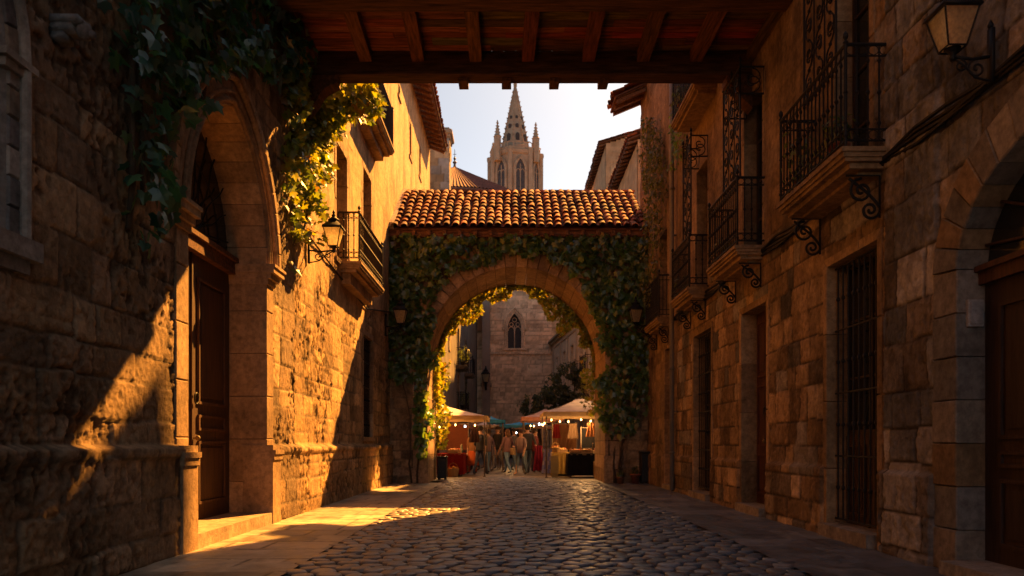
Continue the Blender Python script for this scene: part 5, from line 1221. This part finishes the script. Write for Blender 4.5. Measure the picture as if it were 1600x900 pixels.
def basket(label, x, y, z, r, h, cols, seed):
    r2 = random.Random(seed); root = empty('basket', (x,y,z), label, 'basket', 'baskets at the stalls'); b = MB()
    for k in range(6): b.lathe((x,y,z+.005+h*k/6), [(r*(.75+.04*k)+.006,0),(r*(.77+.04*k)+.010,h/12),(r*(.79+.04*k)+.006,h/6.2)], 14, (.32,.2,.09))
    b.tube([(x-r*.9,y,z+h),(x-r*.6,y,z+h+.14),(x,y,z+h+.2),(x+r*.6,y,z+h+.14),(x+r*.9,y,z+h)], .01, 6, (.28,.17,.08)); b.build('wickerwork', M['cloth'], root)
    b = MB()
    for i in range(26): a = r2.uniform(0, 6.28); q = r*.75*r2.random()**.5; b.ball((x+q*math.cos(a), y+q*math.sin(a), z+h+r2.uniform(-.02,.05)), r2.uniform(.03,.045), tuple(c*r2.uniform(.7,1.2) for c in r2.choice(cols)), 7)
    b.build('goods', M['paint'], root, True)
basket('wicker basket of oranges on the ground before the red clothed table', -1.95, 26.35, .012, .2, .28, OR, 1)
basket('wicker basket of bread at the near end of the yellow clothed table', 1.62, 27.15, .835, .16, .16, BR, 2)
basket('wicker basket of red fruit at the far end of the yellow clothed table', 1.65, 28.3, .835, .16, .16, RD, 3)
basket('wicker basket of oranges in the middle of the yellow clothed table', 1.62, 27.7, .835, .15, .15, OR, 4)
# string lights
def string_lights(label, pts, nb, seed, white=()):
    root = empty('string_lights', pts[0], label, 'string lights', 'string lights in the market'); P = [Vector(p) for p in pts]; path = []
    for a, c in zip(P[:-1], P[1:]):
        for i in range(8): t = i/8; q = a.lerp(c, t); q.z -= .08*math.sin(math.pi*t); path.append(q)
    path.append(P[-1]); b = MB(); b.tube(path, .005, 4, (.02,.02,.02)); b.build('wire', M['iron'], root)
    for i in range(nb):
        q = path[int((i+.5)/nb*(len(path)-1))]; b = MB(); b.lathe((q.x,q.y,q.z-.075), [(.004,0),(.024,.02),(.026,.04),(.012,.065),(.010,.075)], 7, (1,1,1)); b.build('bulb', M['bulbw'] if i in white else M['bulb'], root, True)
string_lights('string of warm bulbs under the big right canopy', [(1.25,25.9,2.02),(2.4,25.95,2.0),(3.7,25.9,2.03)], 7, 1)
string_lights('string of warm bulbs along the left edge of the right stalls', [(1.2,26.4,1.92),(1.15,28.5,1.95),(.7,31,1.95),(.8,33,1.95)], 9, 2, (3,))
string_lights('string of warm bulbs under the long left canopy', [(-3.0,26.6,1.85),(-1.9,26.7,1.84),(-1.0,26.8,1.90)], 5, 3, (3,))
string_lights('string of warm bulbs deep in the middle of the market', [(-1.6,37,1.9),(-.3,37.5,1.75),(.9,37,1.85)], 6, 4, (4,))
for (x, y, z, e) in ((2.6,26.9,1.9,30),(2.0,30.6,1.85,9),(-2.3,27.4,1.75,16),(0,37.6,1.7,14)):
    l = bpy.data.lights.new('bulb_glow', 'POINT'); l.energy = e; l.color = (1,.5,.16); l.shadow_soft_size = .12; lo = bpy.data.objects.new('bulb_glow', l); COL.objects.link(lo); lo.location = (x, y, z)

# ================================================================== PEOPLE
def person(label, x, y, h, face, shirt, trousers, hair, stride=.25, arm=.15, carry=False, seed=0, long_hair=False, skirt=False):
    rr = random.Random(seed); s = h/1.75
    J = {}; E_ = []
    def j(n, p, r, par=None):
        J[n] = (len(J), Vector(p)*s, r*s)
        if par: E_.append((J[par][0], J[n][0]))
    j('pelvis', (0,0,.95), .145); j('waist', (0,.01,1.10), .13, 'pelvis'); j('chest', (0,.0,1.30), .155, 'waist'); j('top', (0,0,1.43), .115, 'chest'); j('neck', (0,0,1.50), .055, 'top')
    j('head0', (0,.015,1.58), .085, 'neck'); j('head1', (0,.01,1.66), .098, 'head0'); j('head2', (0,0,1.72), .07, 'head1')
    for sd, st in ((1, stride), (-1, -stride)):
        k = 'l' if sd > 0 else 'r'
        j('hip'+k, (sd*.09,0,.90), .10, 'pelvis'); j('knee'+k, (sd*.10,st*.45+.03,.49), .065, 'hip'+k); j('ank'+k, (sd*.10,st*(.9 if st > 0 else 1.2),.09), .042, 'knee'+k); j('toe'+k, (sd*.115,st*(.9 if st > 0 else 1.2)+.16,.035), .034, 'ank'+k)
        j('sh'+k, (sd*.19,0,1.40), .062, 'top'); a = -st*arm/.25
        if carry and sd > 0: j('el'+k, (sd*.25,.0,1.13), .047, 'sh'+k); j('wr'+k, (sd*.20,.22,1.10), .034, 'el'+k); hp = (sd*.17,.29,1.11)
        else: j('el'+k, (sd*.25,a*.4-.02,1.12), .047, 'sh'+k); j('wr'+k, (sd*.26,a*1.2+.03,.88), .033, 'el'+k); hp = (sd*.26,a*1.3+.05,.80)
        j('hand'+k, hp, .036, 'wr'+k)
        w = Vector(J['wr'+k][1])/s; hv = (Vector(hp)-w).normalized(); sv = Vector((0,1,0)) if abs(hv.y) < .6 else Vector((0,0,1))
        for fi, (o_, ln) in enumerate(((-.024,.075),(-.008,.085),(.008,.08),(.024,.065))):
            j('f%d%s' % (fi, k), tuple(Vector(hp)+sv*o_*1.1+hv*ln), .010, 'hand'+k)
        j('th'+k, tuple(Vector(hp)+sv*.045+hv*.025), .011, 'hand'+k)
    me = bpy.data.meshes.new('tmp'); me.from_pydata([p for _, p, _ in J.values()], E_, [])
    tmp = bpy.data.objects.new('tmp', me); COL.objects.link(tmp); sk = tmp.modifiers.new('s', 'SKIN'); sb = tmp.modifiers.new('d', 'SUBSURF'); sb.levels = 1; sb.render_levels = 1
    for i, (_, p, r) in enumerate(J.values()):
        v = me.skin_vertices[0].data[i]; v.radius = (r, r); v.use_root = (i == 0)
    dg = bpy.context.evaluated_depsgraph_get(); dg.update(); nm = bpy.data.meshes.new_from_object(tmp.evaluated_get(dg)); bpy.data.objects.remove(tmp)
    nm.name = 'person'; rz = Matrix.Rotation(face, 4, 'Z'); cols = []
    at = nm.color_attributes.new('Col', 'FLOAT_COLOR', 'CORNER')
    skin = (.42,.24,.16)
    for p in nm.polygons:
        c = p.center/s; z = c.z
        if z > 1.47: k = skin
        elif abs(c.x) > .17 and z < (1.05 if not (carry and c.x > 0) else 0) or (carry and c.x > 0 and c.y > .18): k = skin
        elif z > .93 or abs(c.x) > .205: k = shirt
        elif z > .10: k = trousers
        else: k = (.05,.04,.04)
        cols += [k[0], k[1], k[2], 1]*len(p.vertices)
    at.data.foreach_set('color', cols)
    body = link_mesh('person', nm, M['skin'], None, True); body.location = (x, y, .012); body.rotation_euler = (0,0,face)
    tag(body, label, 'person', 'people walking in the market')
    def child(name, mb, mat):
        o = mb.build(name, mat, None, True); o.parent = body; return o
    b = MB(); b.ball((0,-.012*s,1.685*s), .112*s, hair, 10, 1.0)
    if long_hair: b.ball((0,-.06*s,1.56*s), .10*s, hair, 9, 1.3)
    o = child('hair', b, M['skin'])
    b = MB(); b.ball((0,.105*s,1.635*s), .016*s, skin, 6, 1.4)
    for sd in (-1,1): b.ball((sd*.036*s,.095*s,1.66*s), .012*s, (.03,.02,.02), 6); b.ball((sd*.098*s,.01*s,1.645*s), .022*s, skin, 6, 1.4)
    b.box(-.022*s,.022*s,.088*s,.1*s,1.592*s,1.60*s,(.3,.1,.08)); child('face', b, M['skin'])
    b = MB(); r0 = .155*s
    b.lathe((0,0,(.86 if not skirt else .88)*s), [(.155*s,0),(.16*s,.06*s),(.142*s,.2*s),(.165*s,.42*s),(.15*s,.5*s),(.075*s,.60*s)], 12, shirt)
    for vtx in range(len(b.v)): v = b.v[vtx]; b.v[vtx] = (v[0]*1.18, v[1]*.86, v[2])
    child('shirt', b, M['cloth'])
    if skirt:
        b = MB(); b.lathe((0,0,.35*s), [(.26*s,0),(.23*s,.2*s),(.17*s,.5*s),(.155*s,.58*s)], 14, trousers); child('skirt', b, M['cloth'])
    if carry:
        b = MB(); b.bbox(.10*s,.30*s,.24*s,.34*s,.78*s,1.06*s,.02,(.3,.2,.1)); b.tube([(.13*s,.29*s,1.05*s),(.17*s,.29*s,1.14*s),(.25*s,.29*s,1.05*s)], .008, 5, (.1,.06,.03))
        bg = b.build('handbag', M['cloth'], None); bg.rotation_euler = (0,0,face); bg.location = body.location; tag(bg, 'brown bag held by the person in a light pinkish shirt', 'bag')
    return body
BK = (.03,.028,.03); NV = (.03,.035,.06); GY = (.12,.11,.12); PK = (.45,.26,.24); LB = (.14,.22,.32); WH = (.55,.5,.48)
person('person in an orange skirt and ochre top at the left edge of the crowd', -1.40, 28.6, 1.64, 2.6, (.20,.09,.04), (.40,.08,.02), (.06,.03,.02), .1, seed=1, long_hair=True, skirt=True)
person('person in a mauve top and light jeans left of the crowd centre', -.86, 29.6, 1.68, .5, (.20,.13,.13), LB, (.03,.02,.015), .26, seed=2)
person('person in a black coat walking away left of centre', -1.08, 27.9, 1.76, -.4, BK, NV, (.02,.015,.01), .30, seed=3)
person('tall person in dark clothes in the middle of the crowd', -.50, 31.5, 1.82, 2.7, BK, GY, (.05,.03,.02), .28, seed=4, arm=.25)
person('person in a dusty pink top and pale blue trousers in the middle', -.10, 29.4, 1.66, .7, (.19,.10,.10), LB, (.12,.06,.03), .28, seed=5, long_hair=True)
person('person in a grey jacket with pale jeans right of the pink top', .16, 32.0, 1.74, -2.4, GY, LB, (.02,.015,.01), .24, seed=6)
person('tall person in a black jacket on the right of the crowd', .66, 29.0, 1.82, .2, BK, (.05,.07,.10), (.02,.015,.01), .3, seed=7, arm=.28)
person('person in a light pinkish shirt and grey blue trousers beside the tall black jacket', .40, 28.0, 1.62, 2.5, (.20,.14,.14), (.10,.14,.18), (.04,.02,.02), .2, seed=8, carry=True)
person('person in a dark red jumper browsing at the right stalls', .98, 30.2, 1.70, -1.3, (.16,.04,.04), NV, (.03,.02,.015), .08, seed=9)
person('person in navy by the far right stalls', .85, 34.5, 1.72, .5, NV, BK, (.06,.04,.02), .2, seed=10)
person('person in brown walking under the small white umbrella', -.95, 34.5, 1.72, 2.0, (.14,.08,.05), GY, (.05,.03,.02), .26, seed=11)
person('person in black standing near the left stalls further back', -1.35, 32.0, 1.75, 1.4, BK, BK, (.03,.02,.015), .08, seed=13)
person('stallholder in a dark apron behind the red clothed table', -2.85, 27.5, 1.72, -1.5, (.05,.05,.07), BK, (.04,.03,.02), .05, seed=12)

# ================================================================== LIGHT, SKY, CAMERA
w = bpy.data.worlds.new('World'); scene.world = w; w.use_nodes = True; nt = w.node_tree
sky = nt.nodes.new('ShaderNodeTexSky'); sky.sky_type = 'NISHITA'; sky.sun_disc = False
el = math.asin(SUN.z); az = math.atan2(SUN.x, SUN.y)
sky.sun_elevation = el; sky.sun_rotation = az; sky.altitude = 50; sky.air_density = .5; sky.dust_density = .6; sky.ozone_density = 0.0
bg = nt.nodes['Background']; bg.inputs['Strength'].default_value = .05; tn = nt.nodes.new('ShaderNodeVectorMath'); tn.operation = 'MULTIPLY'; tn.inputs[1].default_value = (1.04, .90, .68); nt.links.new(sky.outputs[0], tn.inputs[0]); nt.links.new(tn.outputs[0], bg.inputs['Color'])
sl = bpy.data.lights.new('sun', 'SUN'); sl.energy = 5.0; sl.angle = R(.5); sl.color = (1, .41, .07)
so = bpy.data.objects.new('sun', sl); COL.objects.link(so); so.rotation_euler = SUN.to_track_quat('Z', 'Y').to_euler(); so.location = (10, 30, 30)
cam = bpy.data.cameras.new('camera'); co = bpy.data.objects.new('camera', cam); COL.objects.link(co); scene.camera = co
co.location = (0, 0, 1.15); co.rotation_euler = (math.pi/2, 0, 0); cam.sensor_width = 36; cam.lens = 27; cam.shift_x = .0019; cam.shift_y = .152; cam.clip_start = .1; cam.clip_end = 2000
cam.dof.use_dof = True; cam.dof.focus_distance = 11; cam.dof.aperture_fstop = 2.0
scene.view_settings.view_transform = 'Standard'; scene.view_settings.look = 'None'; scene.view_settings.gamma = 1; scene.view_settings.use_curve_mapping = False
scene.view_settings.exposure = 2.35
scene.render.engine = 'CYCLES'
scene.cycles.max_bounces = 8; scene.cycles.diffuse_bounces = 5
